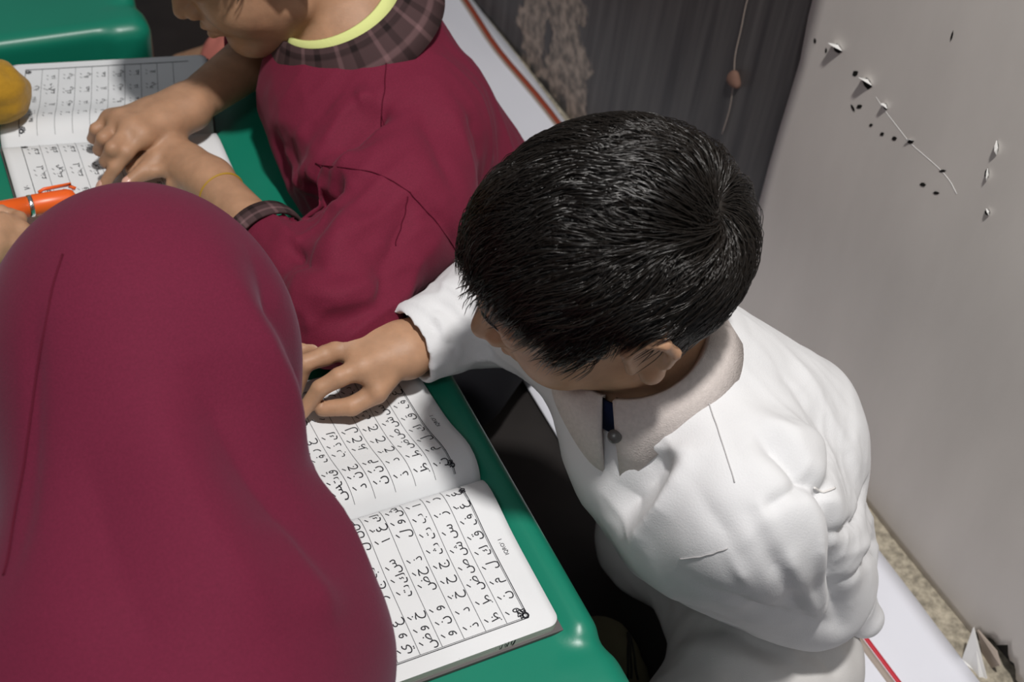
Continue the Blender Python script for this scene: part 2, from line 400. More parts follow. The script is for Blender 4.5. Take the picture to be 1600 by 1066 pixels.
# white sheet panel in front of the dark wall
PT = .0035
def panel_x(y, z): return .851+.0016*math.sin(9*y+4*z)+.0012*math.sin(23*z+5*y)
py_ = np.r_[np.linspace(-.55, .30, 18), np.linspace(.31, .50, 39), np.linspace(.52, .94, 22)]
def pz0(y):
    if .345 < y < .437: return .004+max(0, .034*(1-abs(y-.40)/.045))+.004*math.sin(y*900)
    return .003
nz = 26
rows = []
for k in range(nz):
    r = []
    for y in py_:
        z0 = pz0(y); z = z0+(1.25-z0)*(k/(nz-1))**1.4
        yy = y+(-.004+.006*(z > .43) if y > .93 else 0)
        r.append((panel_x(yy, z), yy, z))
    rows.append(r)
pan = empty('wall_panel', (.851, .2, 0), 'off-white plastic sheet with small tears, fixed over the dark wall', 'panel')
V, Fc = sheet(rows, PT); mesh('sheet', V, Fc, M['panel'], pan)
def tear(u, v, length, width, ang, flap, curl=.006):
    c = X_(u, v, .849); y0, z0 = c[1], c[2]
    e = np.array([0, math.cos(ang), math.sin(ang)]); n = np.array([0, -math.sin(ang), math.cos(ang)])
    x = panel_x(y0, z0)-PT/2-.0006
    C = np.array([x, y0, z0]); N = A3(-1, 0, 0)
    a, b = C-e*length/2, C+e*length/2
    j = lambda: .15*width*(rng.random()-.5)
    lens = [a, C-e*length*.2-n*(width*.5+j()), C+e*length*.2-n*(width*.45+j()), b, C+e*length*.15+n*(width*.5+j()), C-e*length*.2+n*(width*.45+j())]
    lens = [p for p in lens]
    deep = [p-N*.0004 for p in lens]
    V = lens+deep; Fc = [tuple(range(6))]+[(i, (i+1) % 6, 6+(i+1) % 6, 6+i) for i in range(6)]
    o = mesh('tear', V, Fc, M['hole'], pan, smooth=False)
    if flap:
        tip = C+n*width*.75+N*curl
        m1 = C+n*width*.5
        Vf = [a+n*width*.2+N*.0005, m1+N*.0003, b+n*width*.2+N*.0005, tip+e*length*.18, tip-e*length*.18]
        Vf += [p+N*.0007 for p in Vf]
        Ff = [(0, 4, 3, 2, 1), (5, 6, 7, 8, 9)]+[(i, (i+1) % 5, 5+(i+1) % 5, 5+i) for i in range(5)]
        fo = mesh('torn_flap', Vf, Ff, M['flap'], pan, smooth=False)
for a in ((1273, 64, .006, .004, .9, 0), (1290, 79, .006, .003, 1.3, 0), (1308, 76, .016, .009, -.05, 1, .011), (1335, 115, .010, .0055, -.9, 0), (1353, 131, .016, .010, -.12, 1, .010),
          (1331, 169, .009, .003, .4, 0), (1341, 167, .010, .0045, -.8, 0), (1381, 167, .008, .006, .2, 1, .006), (1359, 196, .006, .003, -.7, 0), (1376, 210, .007, .0035, -.9, 0), (1395, 217, .008, .004, -.7, 0),
          (1420, 222, .010, .004, -.7, 1, .003), (1470, 268, .010, .0025, -.7, 0), (1440, 289, .009, .004, -.6, 0), (1461, 302, .009, .003, -.6, 0),
          (1554, 231, .013, .004, 1.1, 1, .005), (1539, 273, .012, .005, 1.2, 1, .004), (1541, 332, .007, .006, .6, 1, .004), (1487, 56, .010, .002, 1.4, 0)):
    tear(*a)
# scored line running between the tears
pts = [X_(u, v, .8487) for u, v in ((1366, 152), (1381, 175), (1400, 200), (1420, 225), (1445, 247), (1466, 266), (1482, 285), (1492, 304))]
pts = [(panel_x(p[1], p[2])-PT/2-.0002, p[1], p[2]) for p in smooth_line(pts, 20)]
V, Fc = tube(pts, .00035, 5); mesh('score_line', V, Fc, M['flap'], pan)
# torn triangle of sheet folded out at the foot of the panel
q = [Z_(1503, 1030, .004), Z_(1520, 982, .045), Z_(1541, 1062, .004), Z_(1528, 1064, .002)]
q = np.array(q); V = np.r_[q, q+A3(.0025, .001, 0)]
mesh('torn_corner', V, [(0, 1, 2, 3), (7, 6, 5, 4), (0, 4, 5, 1), (1, 5, 6, 2), (2, 6, 7, 3), (3, 7, 4, 0)], M['flap'], pan, smooth=False)
q = np.array([X_(1527, 985, .843), X_(1556, 1018, .842), X_(1562, 1040, .838), X_(1540, 1048, .846)]); V = np.r_[q, q+A3(.002, 0, 0)]
mesh('torn_corner', V, [(0, 1, 2, 3), (7, 6, 5, 4), (0, 4, 5, 1), (1, 5, 6, 2), (2, 6, 7, 3), (3, 7, 4, 0)], M['stripe_beige'], pan, smooth=False)

# string hanging on the dark wall
st = empty('hanging_string', X_(1150, 125, WX), 'thin frayed string with a brown lump hanging on the dark wall', 'string')
pts = smooth_line([X_(u, v, WX-.002) for u, v in ((1176, -30), (1165, 10), (1158, 45), (1149, 85), (1147, 112))], 24)
V, Fc = tube(pts, .0006, 6); mesh('cord', V, Fc, M['stripe_beige'], st)
s = S(); c = X_(1147, 121, WX-.003); s.ell(c, (.006, .008, .009)); s.ell(c+A3(0, -.008, -.005), (.004, .005, .004)); s.ell(c+A3(0, .005, -.006), (.003, .004, .004))
V, Q = s.build(.0015); mesh('lump', V, Q, M['rust'], st)
pts = smooth_line([X_(u, v, WX-.0015) for u, v in ((1146, 130), (1140, 170), (1128, 210))], 12)
V, Fc = tube(pts, .0005, 5); mesh('loose_thread', V, Fc, M['stripe_beige'], st)

# white vinyl sheets on the floor
def vinyl(name, label, x0, x1f, y0, y1, stripes, z=.006, n=40):
    ys = np.linspace(y0, y1, n); xs = np.linspace(0, 1, 14)
    top = lambda t, y: (x0+(x1f(y)-x0)*t, y, z+.0015*math.sin(14*y+5*t)+.001*math.sin(31*t+9*y))
    e = empty(name, ((x0+x1f(y0))/2, (y0+y1)/2, 0), label, 'sheet', 'white vinyl sheets along the wall')
    V, Fc = sheet([[top(t, y) for y in ys] for t in xs], .002); mesh('vinyl', V, Fc, M['mat_white'], e)
    for nm, m, f0, w in stripes:
        rows = []
        for dt in (-w/2, w/2):
            r = []
            for y in ys:
                t = (f0(y)+dt-x0)/(x1f(y)-x0); p = top(t, y); r.append((p[0], p[1], p[2]+.0014))
            rows.append(r)
        V, Fc = sheet(rows, .0006); mesh(nm, V, Fc, M[m], e, label='printed border line')
vinyl('floor_sheet', 'white vinyl sheet with a brown-red border line, under the boy in maroon', .56, lambda y: .853+.012*min(1, max(0, (y-1.35)/.5)), .93, 2.6,
      [('border_line', 'stripe_brown', lambda y: .842+.012*min(1, max(0, (y-1.35)/.5))-.010*math.exp(-((y-1.62)/.12)**2), .009), ('border_line', 'stripe_beige', lambda y: .835+.012*min(1, max(0, (y-1.35)/.5))-.010*math.exp(-((y-1.62)/.12)**2), .005)], z=.009)
vinyl('floor_sheet', 'white vinyl sheet with a red line, behind the boy in white beside the torn panel', .56, lambda y: .822-.02*max(0, .5-y), -.4, 1.0,
      [('border_line', 'stripe_red', lambda y: .739, .005), ('border_line', 'stripe_beige', lambda y: .7315, .008)], z=.0055)

# ------------------------------------------------------------------ green plastic tables
TZ = .296
s = S(); HX, HY = .2525, .425
s.box((0, 0, .256), (HX, HY, .040), .016)
for sx in (-1, 1):
    s.cap((sx*(HX-.0125), -HY+.062, .2915), (sx*(HX-.0125), HY-.062, .2915), .0130, k=.010)
    for sy in (-1, 1): s.box((sx*(HX-.020), sy*(HY-.020), .256), (.027, .027, .038), .018, k=.012)
s.box((0, 0, .22), (HX-.012, HY-.012, .045), .02, k=.012, sub=True)
TV, TQ = s.build(.004); TV = relax(TV, TQ, 1)
def frustum(c, a, b, z0, z1, ry=.006):
    V = []
    for z, h in ((z0, a), (z1, b)):
        for dx, dy in ((-1, -.7), (-.7, -1), (.7, -1), (1, -.7), (1, .7), (.7, 1), (-.7, 1), (-1, .7)): V.append((c[0]+dx*h, c[1]+dy*h, z))
    # legs splay outwards a little towards the floor
    return V, [tuple(range(8))[::-1], tuple(range(8, 16))]+[(i, (i+1) % 8, 8+(i+1) % 8, 8+i) for i in range(8)]
tbl = None
for nm, cx, cy, lab in (('plastic_table', .1025, .80, 'low green plastic table with two open reading books on it'), ('plastic_table', -.0125, 1.79, 'low green plastic table with an empty top')):
    e = empty(nm, (cx, cy, 0), lab, 'table', 'low green plastic tables')
    if tbl is None:
        tp = mesh('tabletop', TV+A3(cx, cy, 0), TQ, M['green'], e)
        lg = mesh('leg', *(lambda q: (np.array(q[0])+A3(cx, cy, 0), q[1]))(frustum((0, 0), .016, .027, 0, .27)), M['green'], e, smooth=False)
        lg.location = (HX-.036, HY-.036, 0); tbl = (tp, lg)
        todo = ((-1, 1), (1, -1), (-1, -1))
    else:
        o = tbl[0].copy(); COL.objects.link(o); o.parent = e; todo = ((1, 1), (-1, 1), (1, -1), (-1, -1))
    for sx, sy in todo:
        o = tbl[1].copy(); COL.objects.link(o); o.parent = e; o.location = (sx*(HX-.036), sy*(HY-.036), 0)

# ------------------------------------------------------------------ books
GL = {}
def glyph(ch):
    if ch not in GL:
        cu = bpy.data.curves.new('glyph', 'FONT'); cu.body = ch; cu.size = 1; cu.resolution_u = 3
        o = bpy.data.objects.new('glyph', cu); COL.objects.link(o)
        dg = bpy.context.evaluated_depsgraph_get(); me = o.evaluated_get(dg).to_mesh()
        V = np.array([v.co[:2] for v in me.vertices]); Fc = [tuple(p.vertices) for p in me.polygons]
        o.evaluated_get(dg).to_mesh_clear(); bpy.data.objects.remove(o); bpy.data.curves.remove(cu)
        GL[ch] = (V, Fc)
    return GL[ch]
class Page:
    """one open page: s runs from the reader's edge upwards, t away from the spine, side +1 = far page"""
    def __init__(p, o, ex, ey, side, w=.15, h=.21, z0=.300, th=.011, hump=.008, curl=None):
        p.o, p.ex, p.ey, p.side, p.w, p.h, p.z0, p.th, p.hump, p.curl = np.asarray(o, float), unit(ex), unit(ey), side, w, h, z0, th, hump, curl
        p.ink = []; p.grey = []
    def z(p, s, t):
        x = t/p.w
        z = p.z0+p.th*(.80+.2*(1-x))*min(1, .42+1.0*(t/.016)**.5 if t < .016 else 1.42) if False else p.z0+p.th*(1-math.exp(-t/.006))*(1-.22*x)+p.hump*math.exp(-((t-.024)/.028)**2)*(1-math.exp(-t/.004))
        if p.curl: z += p.curl(s, t)
        return z
    def at(p, s, t, dz=0):
        q = p.o+p.ex*s+p.ey*(p.side*t); return (q[0], q[1], p.z(s, t)+dz)
    def block(p, book):
        ns, nt, r = 34, 30, .009
        tt = np.r_[0, .001, .003, .006, .010, np.linspace(.015, p.w-r, nt-14), p.w-r+r*np.sin(np.linspace(.2, math.pi/2, 9))]
        G = []
        for t in tt:
            d = max(0, t-(p.w-r)); m = r-math.sqrt(max(r*r-d*d, 0))
            G.append([(s, t) for s in np.linspace(m, p.h-m, ns)])
        n = len(tt); V = [p.at(s, t) for g in G for s, t in g]; Fc = []; mi = []
        flip = p.side < 0
        def add(f, m): Fc.append(tuple(f) if not flip else tuple(f)[::-1]); mi.append(m)
        for i in range(n-1):
            for j in range(ns-1): add((i*ns+j, (i+1)*ns+j, (i+1)*ns+j+1, i*ns+j+1), 0)
        loop = [(0, j) for j in range(ns)]+[(i, ns-1) for i in range(1, n)]+[(n-1, j) for j in range(ns-2, -1, -1)]+[(i, 0) for i in range(n-2, 0, -1)]
        b = len(V)
        for i, j in loop:
            s, t = G[i][j]; q = p.at(s, t); zz = p.z0+.0012 if not p.curl else max(p.z0+.0012, q[2]-p.th*.8)
            V.append((q[0], q[1], min(zz, q[2]-.0003)))
        L = len(loop)
        for k in range(L):
            a = loop[k]; c = loop[(k+1) % L]
            add((a[0]*ns+a[1], c[0]*ns+c[1], b+(k+1) % L, b+k), 1)
        ob = mesh('page_block', V, Fc, M['paper'], book, mats=[M['edges']], smooth=False)
        ob.data.polygons.foreach_set('material_index', np.array(mi, np.int32))
        ob.data.polygons.foreach_set('use_smooth', np.array([m == 0 for m in mi])); ob.data.update()
        # cover board below
        c = [(-.002, 0), (-.002, p.w+.002), (p.h+.002, p.w+.002), (p.h+.002, 0)]
        if not p.curl:
            Vc = [(*(p.o+p.ex*s+p.ey*(p.side*t))[:2], z) for z in (p.z0-.0014, p.z0+.0012) for s, t in c]
            mesh('cover', Vc, [(0, 1, 2, 3), (7, 6, 5, 4)]+[(i, (i+1) % 4, 4+(i+1) % 4, 4+i) for i in range(4)], M['cover'], book, smooth=False)
    def rd(p, s, t, gx, gy):  # reading coordinates (gx to the reader's right, gy up the page) -> s, t
        return s+gy, t+p.side*gx
    def put(p, ch, s, t, size, rot=0, sx=1):
        V, Fc = glyph(ch)
        if len(V) == 0: return
        c = (V.min(0)+V.max(0))/2; ca, sa = math.cos(rot), math.sin(rot); out = []
        for x, y in V:
            x, y = (x-c[0])*size*sx, (y-c[1])*size; x, y = x*ca-y*sa, x*sa+y*ca
            ss, t2 = p.rd(s, t, x, y); out.append(p.at(ss, max(t2, .0005), .0004))
        p.ink.append((out, Fc))
    def line(p, pts, wd, grey=False, dz=.0003):
        pts = np.asarray(pts, float); d = np.gradient(pts, axis=0); d /= np.linalg.norm(d, axis=1)[:, None]+1e-12; n = np.stack([-d[:, 1], d[:, 0]], 1)*wd/2
        V = [p.at(*q, dz) for q in pts+n]+[p.at(*q, dz) for q in pts-n]; m = len(pts)
        (p.grey if grey else p.ink).append((V, [(i, i+1, m+i+1, m+i) for i in range(m-1)]))
    def seg(p, a, b, wd, grey=False):
        n = max(2, int(np.hypot(*(np.subtract(b, a)))/.004)); p.line([np.array(a)+(np.array(b)-np.array(a))*k/n for k in range(n+1)], wd, grey)
    def fatha(p, s, t, wd=.0008, ln=.0032):
        a = p.rd(s, t, -ln*.5, -ln*.32); b = p.rd(s, t, ln*.5, ln*.32); p.seg(a, b, wd)
    def ornament(p, s, t, ds, dt, sc=1.):
        for k, (a0, r, n) in enumerate(((0, .0042, 1), (.5, .0055, 1), (1.0, .0062, 1), (1.5, .0055, 1), (1.57, .0042, 1))):
            c = []
            for i in range(12):
                q = i/11*math.pi; x = r*sc*math.sin(q)*math.cos(a0)+.0014*sc*math.cos(2*q+a0); y = r*sc*math.sin(q)*math.sin(a0)+.0014*sc*math.sin(2*q+a0)
                c.append((s+ds*x, t+dt*y))
            p.line(c, .0006*sc)
        p.line([(s+ds*.0016*sc*math.cos(q), t+dt*.0016*sc*math.sin(q)) for q in np.linspace(0, 6.3, 12)], .0012*sc)
    def border(p, s0, s1, t0, t1, sides='blrt', rows=None, gap=.0011):
        if 'b' in sides: p.seg((s0, t0), (s0, t1), .0006); p.seg((s0+gap, t0), (s0+gap, t1-gap), .0004, True)
        if 't' in sides: p.seg((s1, t0), (s1, t1), .0006)
        if 'o' in sides: p.seg((s0, t1), (s1, t1), .0006); p.seg((s0+gap, t1-gap), (s1, t1-gap), .0004, True)
        if 'i' in sides: p.seg((s0, t0), (s1, t0), .0005)
        for r in rows or []: p.seg((r, t0), (r, t1-gap), .0004, True)
    def finish(p, book):
        if p.ink: mesh('printed_text', *merge(p.ink), M['ink'], book, smooth=False)
        if p.grey: mesh('ruled_lines', *merge(p.grey), M['greyink'], book, smooth=False)
# the book the boy in white is reading
bk = empty('reading_book', (.222, .59, .30), 'open reading book under the hand of the boy in white', 'book', 'open reading books on the green table')
ex, ey = (-1, -.02, 0), (-.02, 1, 0)
lo_p = Page((.327, .590, 0), ex, (0, 1, 0), -1, hump=.005, z0=.298)
up_p = Page((.329, .590, 0), ex, (-.05, 1, 0), 1, hump=.010, th=.010, z0=.298)
RH = .0172; S0 = .0205
for p, rows in ((lo_p, ['عغفقكلمنو', 'رزسشصضطظ', 'ابتثجحخدذ', 'شول ذحض ونو', 'كغا سكت خوض', 'صنل بجر غوي', 'فرس زكت قلم']),
                (up_p, ['نملكقفغع', 'ظطضصشسزر', 'ذدخحجثتب', 'ننم ظحل كفر', 'دنج بذك هلم', 'ستق فرع جبل', 'نصر بلد كتب'])):
    p.block(bk)
    p.border(S0, .195, .006, .137, 'b'+('o' if p.side < 0 else 'o'), [S0+RH*(k+1) for k in range(9)])
    p.ornament(S0, .012, 1, 1, .9)
    if p.side < 0: p.ornament(S0+.0015, .1345, 1, -1, 1.35)
    for k, r in enumerate(rows):
        n = len(r); s = S0+RH*(k+.42)
        t0, t1 = (.014, .128) if p.side < 0 else (.016, .125)
        for i, ch in enumerate(r):
            if ch == ' ': continue
            t = t0+(t1-t0)*i/(n-1)
            p.put(ch, s-.0012, t, .0108 if ch not in 'ابدذ' else .0098, rot=.12*math.sin(i*7+k*3))
            p.fatha(s+.0062, t)
    # footer words with the series number
    p.put("IQRO' 1", .0118 if p.side < 0 else .0105, .073 if p.side < 0 else .066, .0046)
    p.finish(bk)
# pen scribbles on the cut edges of the lower pages
sc = []
for k in range(11):
    x = .236+.0052*k; z = .3035
    a = [(x+.0016*math.sin(3*q+k), lo_p.o[1]-.1506-.0000*q, z+.0030*math.sin(5*q+k*2)) for q in np.linspace(0, 2, 9)]
    sc.append(tube(a, .0005, 5))
mesh('edge_scribble', *merge(sc), M['ink'], bk)
# the book the boy in maroon is pointing at
b1 = empty('reading_book', (.15, 1.12, .30), 'open reading book between the hands of the boy in maroon and the orange pen', 'book', 'open reading books on the green table')
e1 = (-.985, .17, 0); O1 = (.254, 1.118, 0)
lp1 = Page(O1, e1, (.0, 1, 0), -1, hump=.003, z0=.298, th=.010)
up1 = Page(O1, e1, (.21, .978, 0), 1, hump=.010, z0=.298, th=.010, w=.148)
for p in (lp1, up1):
    p.block(b1)
    p.border(.02, .192, .006, .136, 'to', [.02+.0172*k for k in range(1, 10)])
    p.ornament(.190, .010, -1, 1, 1.0)
up1.ornament(.190, .132, -1, -1, 1.0)
def word(p, w, s, t, size=.0095, fat=2):
    p.put(w, s, t, size)
    for k in range(fat): p.fatha(s+.0065, t+(k-.5)*.007, .0006, .0026)
word(up1, '\uFE91\uFEE6', .180, .098, .0095); word(up1, '\uFE91\uFE90', .165, .099, .0095)   # small words at the head of the page
up1.put('بِ', .181, .040, .0115); up1.put('Bin =', .1805, .026, .0058)
up1.put('مين', .181, .075, .006)
W1 = ['\uFE91\uFEAA', '\uFECB\uFEE4', '\uFEE7\uFE8E', '\uFEA3\uFEF2', '\uFECB\uFEE0\uFEF2', '\uFEB3\uFEE6', '\uFED3\uFEF2', '\uFEE7\uFEBC']
for r in range(7):
    for i in range(4): word(up1, W1[(r*3+i) % 8] if i < 3 else 'د', .1625-.0172*r, .118-.028*i, .0088, 2)
W2 = ['\uFECB\uFEAA\uFE93', '\uFECB\uFEE8\uFE90\uFE8E', '\uFECB\uFE8E\uFED3', '\uFECB\uFEE8\uFEF2\uFEE2']
for r in range(8):
    for i in range(3): word(lp1, W2[(r*2+i) % 4], .180-.0172*r, .022+.034*i, .0090, 2)
lp1.put('٧٠', .198, .078, .0085)
for p in (lp1, up1): p.finish(b1)
# ------------------------------------------------------------------ people
def frame(yaw, bow, tilt=0.):
    """head axes for somebody facing -x; yaw turns towards +y, bow nods down, tilt leans to the left shoulder"""
    y, b = math.radians(yaw), math.radians(bow)
    h = A3(-math.cos(y), math.sin(y), 0)
    f = h*math.cos(b)+A3(0, 0, -1)*math.sin(b); up = h*math.sin(b)+A3(0, 0, 1)*math.cos(b)
    L = np.cross(up, f)
    t = math.radians(tilt); up, L = up*math.cos(t)+L*math.sin(t), L*math.cos(t)-up*math.sin(t)
    return np.array([L, f, up])
class Head:
    CC = A3(0, -.006, .018); CRr = A3(.071, .088, .078)
    def __init__(s, c, ax, sc=1.): s.c, s.ax, s.sc = np.asarray(c, float), np.asarray(ax), sc
    def w(s, *p): return s.c+s.sc*(np.asarray(p, float).reshape(-1, 3)@s.ax)[0] if len(p) == 3 else s.c+s.sc*(np.asarray(p[0], float)@s.ax)
    def add(s, b, ears=True, neck=(0, -.038, -.135)):
        k = s.sc; ax = s.ax; W = s.w
        E = lambda p, r, kk=.012, sub=False: b.ell(W(*p), A3(*r)*k, ax, kk*k, sub)
        C = lambda p, q, r0, r1, kk=.008, sub=False: b.cap(W(*p), W(*q), r0*k, r1*k, kk*k, sub)
        E(s.CC, s.CRr); E((0, .030, -.030), (.057, .056, .070), .02); E((0, .034, .034), (.058, .052, .045), .02)
        for x in (-1, 1):
            C((x*.044, .008, -.062), (x*.012, .062, -.089), .020, .018, .02); E((x*.034, .050, -.036), (.027, .027, .029), .02)
        E((0, .066, -.089), (.019, .017, .015), .014)
        for x in (-1, 1): E((x*.031, .094, .003), (.018, .014, .011), .012, True)
        for x in (-1, 1): E((x*.031, .071, .000), (.0145, .0125, .011), .004)
        for x in (-1, 1): C((x*.014, .083, .016), (x*.046, .072, .018), .006, .004, .012)
        C((0, .082, .006), (0, .099, -.028), .0065, .0095, .010)
        for x in (-1, 1): E((x*.0115, .090, -.031), (.0075, .009, .0072), .005)
        for x in (-1, 1): E((x*.006, .0945, -.0385), (.0035, .0045, .003), .003, True)
        E((0, .080, -.052), (.022, .012, .016), .012)
        for x in (-1, 1):
            C((0, .0915, -.0555), (x*.019, .080, -.0595), .0052, .0028, .004); C((0, .0905, -.0655), (x*.018, .080, -.0620), .0058, .0028, .004)
        for x in (-1, 1): C((0, .0975, -.0603), (x*.021, .0845, -.0606), .0022, .0012, .003, True)
        if ears:
            for x in (-1, 1):
                E((x*.073, -.012, -.012), (.0065, .016, .026), .006)
                p = [(.075, .004, -.022), (.079, .002, .008), (.081, -.012, .018), (.083, -.024, .012), (.082, -.028, -.006), (.078, -.020, -.024)]
                for i in range(5):
                    q0, q1 = p[i], p[i+1]; C((x*q0[0], q0[1], q0[2]), (x*q1[0], q1[1], q1[2]), .0042, .0042, .003)
                E((x*.077, -.008, -.034), (.006, .009, .010), .005)
                E((x*.083, -.009, -.008), (.006, .009, .013), .005, True)
        C((0, -.022 if neck[1] < -.03 else neck[1], -.05), neck, .043, .047, .025)
        return b
    def brow(s, parent, m):
        parts = []
        for x in (-1, 1):
            pts = smooth_line([s.w(x*a, bb, c) for a, bb, c in ((.012, .089, .017), (.026, .087, .022), (.038, .080, .021), (.048, .071, .015))], 10)
            parts.append(tube(pts, np.r_[.0006, np.full(8, .0014), .0006]*s.sc, 6))
        for v, f in parts: mesh('eyebrow', v, f, m, parent)
def hairline(v):
    """lowest height of hair on the head for the compass bearing of v (0 front, 180 back)"""
    a = np.degrees(np.arctan2(np.abs(v[:, 0]), v[:, 1]))
    return np.interp(a, [0, 25, 48, 62, 75, 86, 100, 118, 140, 180], [.050, .050, .044, .030, .004, .026, .030, -.024, -.056, -.062])
def hair(parent, hd, n, whorl, Lf, seed=1, vol=1., name='hair', rad=.00034, nseg=9):
    r = np.random.RandomState(seed)
    c, R = Head.CC, Head.CRr+.001
    i = np.arange(int(n*1.9)); ph = np.arccos(1-2*(i+.5)/len(i)); th = math.pi*(1+5**.5)*i
    u = np.stack([np.cos(th)*np.sin(ph), np.sin(th)*np.sin(ph), np.cos(ph)], 1)+r.normal(0, .012, (len(i), 3)); u /= np.linalg.norm(u, axis=1)[:, None]
    P = c+u*R
    keep = P[:, 2] > hairline(P)+r.normal(0, .003, len(P)); P = P[keep]; m = len(P)
    whorl = np.asarray(whorl, float); dist0 = np.linalg.norm(P-whorl, axis=1)
    Ln = Lf(P)*(.75+.4*r.rand(m)); off1 = (.003+.015*r.rand(m)**1.2)*vol
    g = hd.ax@A3(0, 0, -1)
    pts = [P.copy()]; p = P.copy(); jit = r.normal(0, .10, (m, 3))
    for k in range(1, nseg):
        q = (p-c)/R; nn = q/R; nn /= np.linalg.norm(nn, axis=1)[:, None]
        a = p-whorl; t = a-(a*nn).sum(1)[:, None]*nn; t /= np.linalg.norm(t, axis=1)[:, None]+1e-6
        sw = np.cross(nn, t)*(.75*np.exp(-np.linalg.norm(a, axis=1)/.05))[:, None]
        cl = np.stack([noise(P*1.+7*z, 52) for z in (1, 2, 3)], 1)*.75+np.stack([noise(p+3*z, 28) for z in (1, 2, 3)], 1)*.40
        d = t+sw+A3(0, .25, 0)+cl+jit+g*.35*(k/nseg)
        d -= (d*nn).sum(1)[:, None]*nn*.9
        d /= np.linalg.norm(d, axis=1)[:, None]
        p = p+d*(Ln/(nseg-1))[:, None]
        below = p[:, 2] < hairline(p)-.004
        q = (p-c)/R; k0 = np.linalg.norm(q, axis=1)
        f = k/(nseg-1); want = 1+(off1*np.sin(min(1, f*1.9)*math.pi/2)*(1 if f < .6 else 1-(f-.6)*.45)+.0012)/.08
        tgt = np.where(below, np.maximum(k0, np.maximum(1.03, want)), want)
        p = c+(p-c)*(tgt/k0)[:, None]
        p = np.where(below[:, None], p+g*.0015, p)
        pts.append(p.copy())
    pts = np.stack(pts, 1)
    ear = ((np.abs(pts[..., 0]) > .064) & (pts[..., 1] > -.036) & (pts[..., 1] < .010) & (pts[..., 2] < .014) & (pts[..., 2] > -.05)).any(1)
    pts = pts[~(ear & (r.rand(m) < .96))]; m = len(pts)
    X = hd.w(pts)          # strands x segments x 3, in the room
    T = np.gradient(X, axis=1); T /= np.linalg.norm(T, axis=2)[..., None]+1e-12
    nrm = X-hd.w(c); A = np.cross(T, nrm); A /= np.linalg.norm(A, axis=2)[..., None]+1e-12; Bv = np.cross(A, T)
    rr = rad*np.interp(np.linspace(0, 1, nseg), [0, .2, .75, 1], [1, 1.15, .9, .15])*hd.sc
    ring = [X+rr[None, :, None]*(A*math.cos(q)+Bv*math.sin(q)) for q in (math.pi/2, math.pi*7/6, math.pi*11/6)]
    V = np.stack(ring, 2).reshape(-1, 3)
    s = np.arange(m)[:, None, None]*nseg*3+np.arange(nseg-1)[None, :, None]*3; kk = np.arange(3)[None, None, :]
    F4 = np.stack([s+kk, s+(kk+1) % 3, s+3+(kk+1) % 3, s+3+kk], -1).reshape(-1, 4)
    # thin dark under-layer so that no scalp shows between the strands
    nu, nv = 72, 44; cap = []
    for a in range(nv):
        for b in range(nu):
            q = A3(math.cos(2*math.pi*b/nu)*math.sin(math.pi*(a+.5)/nv), math.sin(2*math.pi*b/nu)*math.sin(math.pi*(a+.5)/nv), math.cos(math.pi*(a+.5)/nv)); cap.append(c+q*(R+.0008))
    cap = np.array(cap); ok = cap[:, 2] > hairline(cap)+.001
    cf = [(a*nu+b, (a+1)*nu+b, (a+1)*nu+(b+1) % nu, a*nu+(b+1) % nu) for a in range(nv-1) for b in range(nu)]
    cf = np.array([q for q in cf if ok[list(q)].all()])
    return mesh(name, np.concatenate([V, hd.w(cap)]), np.concatenate([F4, cf+len(V)]), M['hair'], parent)
def hand(b, wrist, wr, palm, fingers, rf=.0068, k=.005):
    """palm: knuckle points; fingers: joint chains that start at the knuckles; first chain is the thumb"""
    w = np.asarray(wrist, float); cen = np.mean(palm, 0)
    for q in palm: b.cap(w+(q-cen)*.35, q, wr*.80, .0098, .014)
    for i in range(len(palm)-1): b.cap(palm[i], palm[i+1], .0090, .0090, .010); b.cap((palm[i]+w)/2, (palm[i+1]+w)/2, .0105, .0105, .012)
    for n, ch in enumerate(fingers):
        L = len(ch); sc = 1.12 if n == 0 else (1, 1.03, .97, .85)[min(n-1, 3)]
        rs = np.interp(np.linspace(0, 1, L), [0, .5, 1], [1.2, 1.0, .78])*rf*sc
        for i in range(L-1): b.cap(ch[i], ch[i+1], rs[i], rs[i+1], k if i == 0 else .0025)
def nail(parent, tip, back, up, sz=.0052):
    d = unit(np.asarray(tip)-back); n = unit(np.asarray(up)-d*(np.asarray(up)@d)); x = np.cross(d, n)
    s = S(); s.ell(np.asarray(tip)-d*.001+n*.0040, (sz*.85, sz*1.15, .0022), np.array([x, d, n]))
    V, Q = s.build(.0009); return mesh('fingernail', V, Q, M['nail'], parent)
def axf(n, ref=(0, 0, 1)):
    n = unit(n); a = unit(np.cross(n, ref)); return np.array([a, np.cross(n, a), n])
def cuff_cut(b, p, n, r, rin, deep=.03):
    n = unit(n); b.box(np.asarray(p)+n*r, (r*1.25, r*1.25, r), .001, axf(n), .002, True); b.cap(np.asarray(p)-n*deep, np.asarray(p)+n*.02, rin, rin, .002, True)
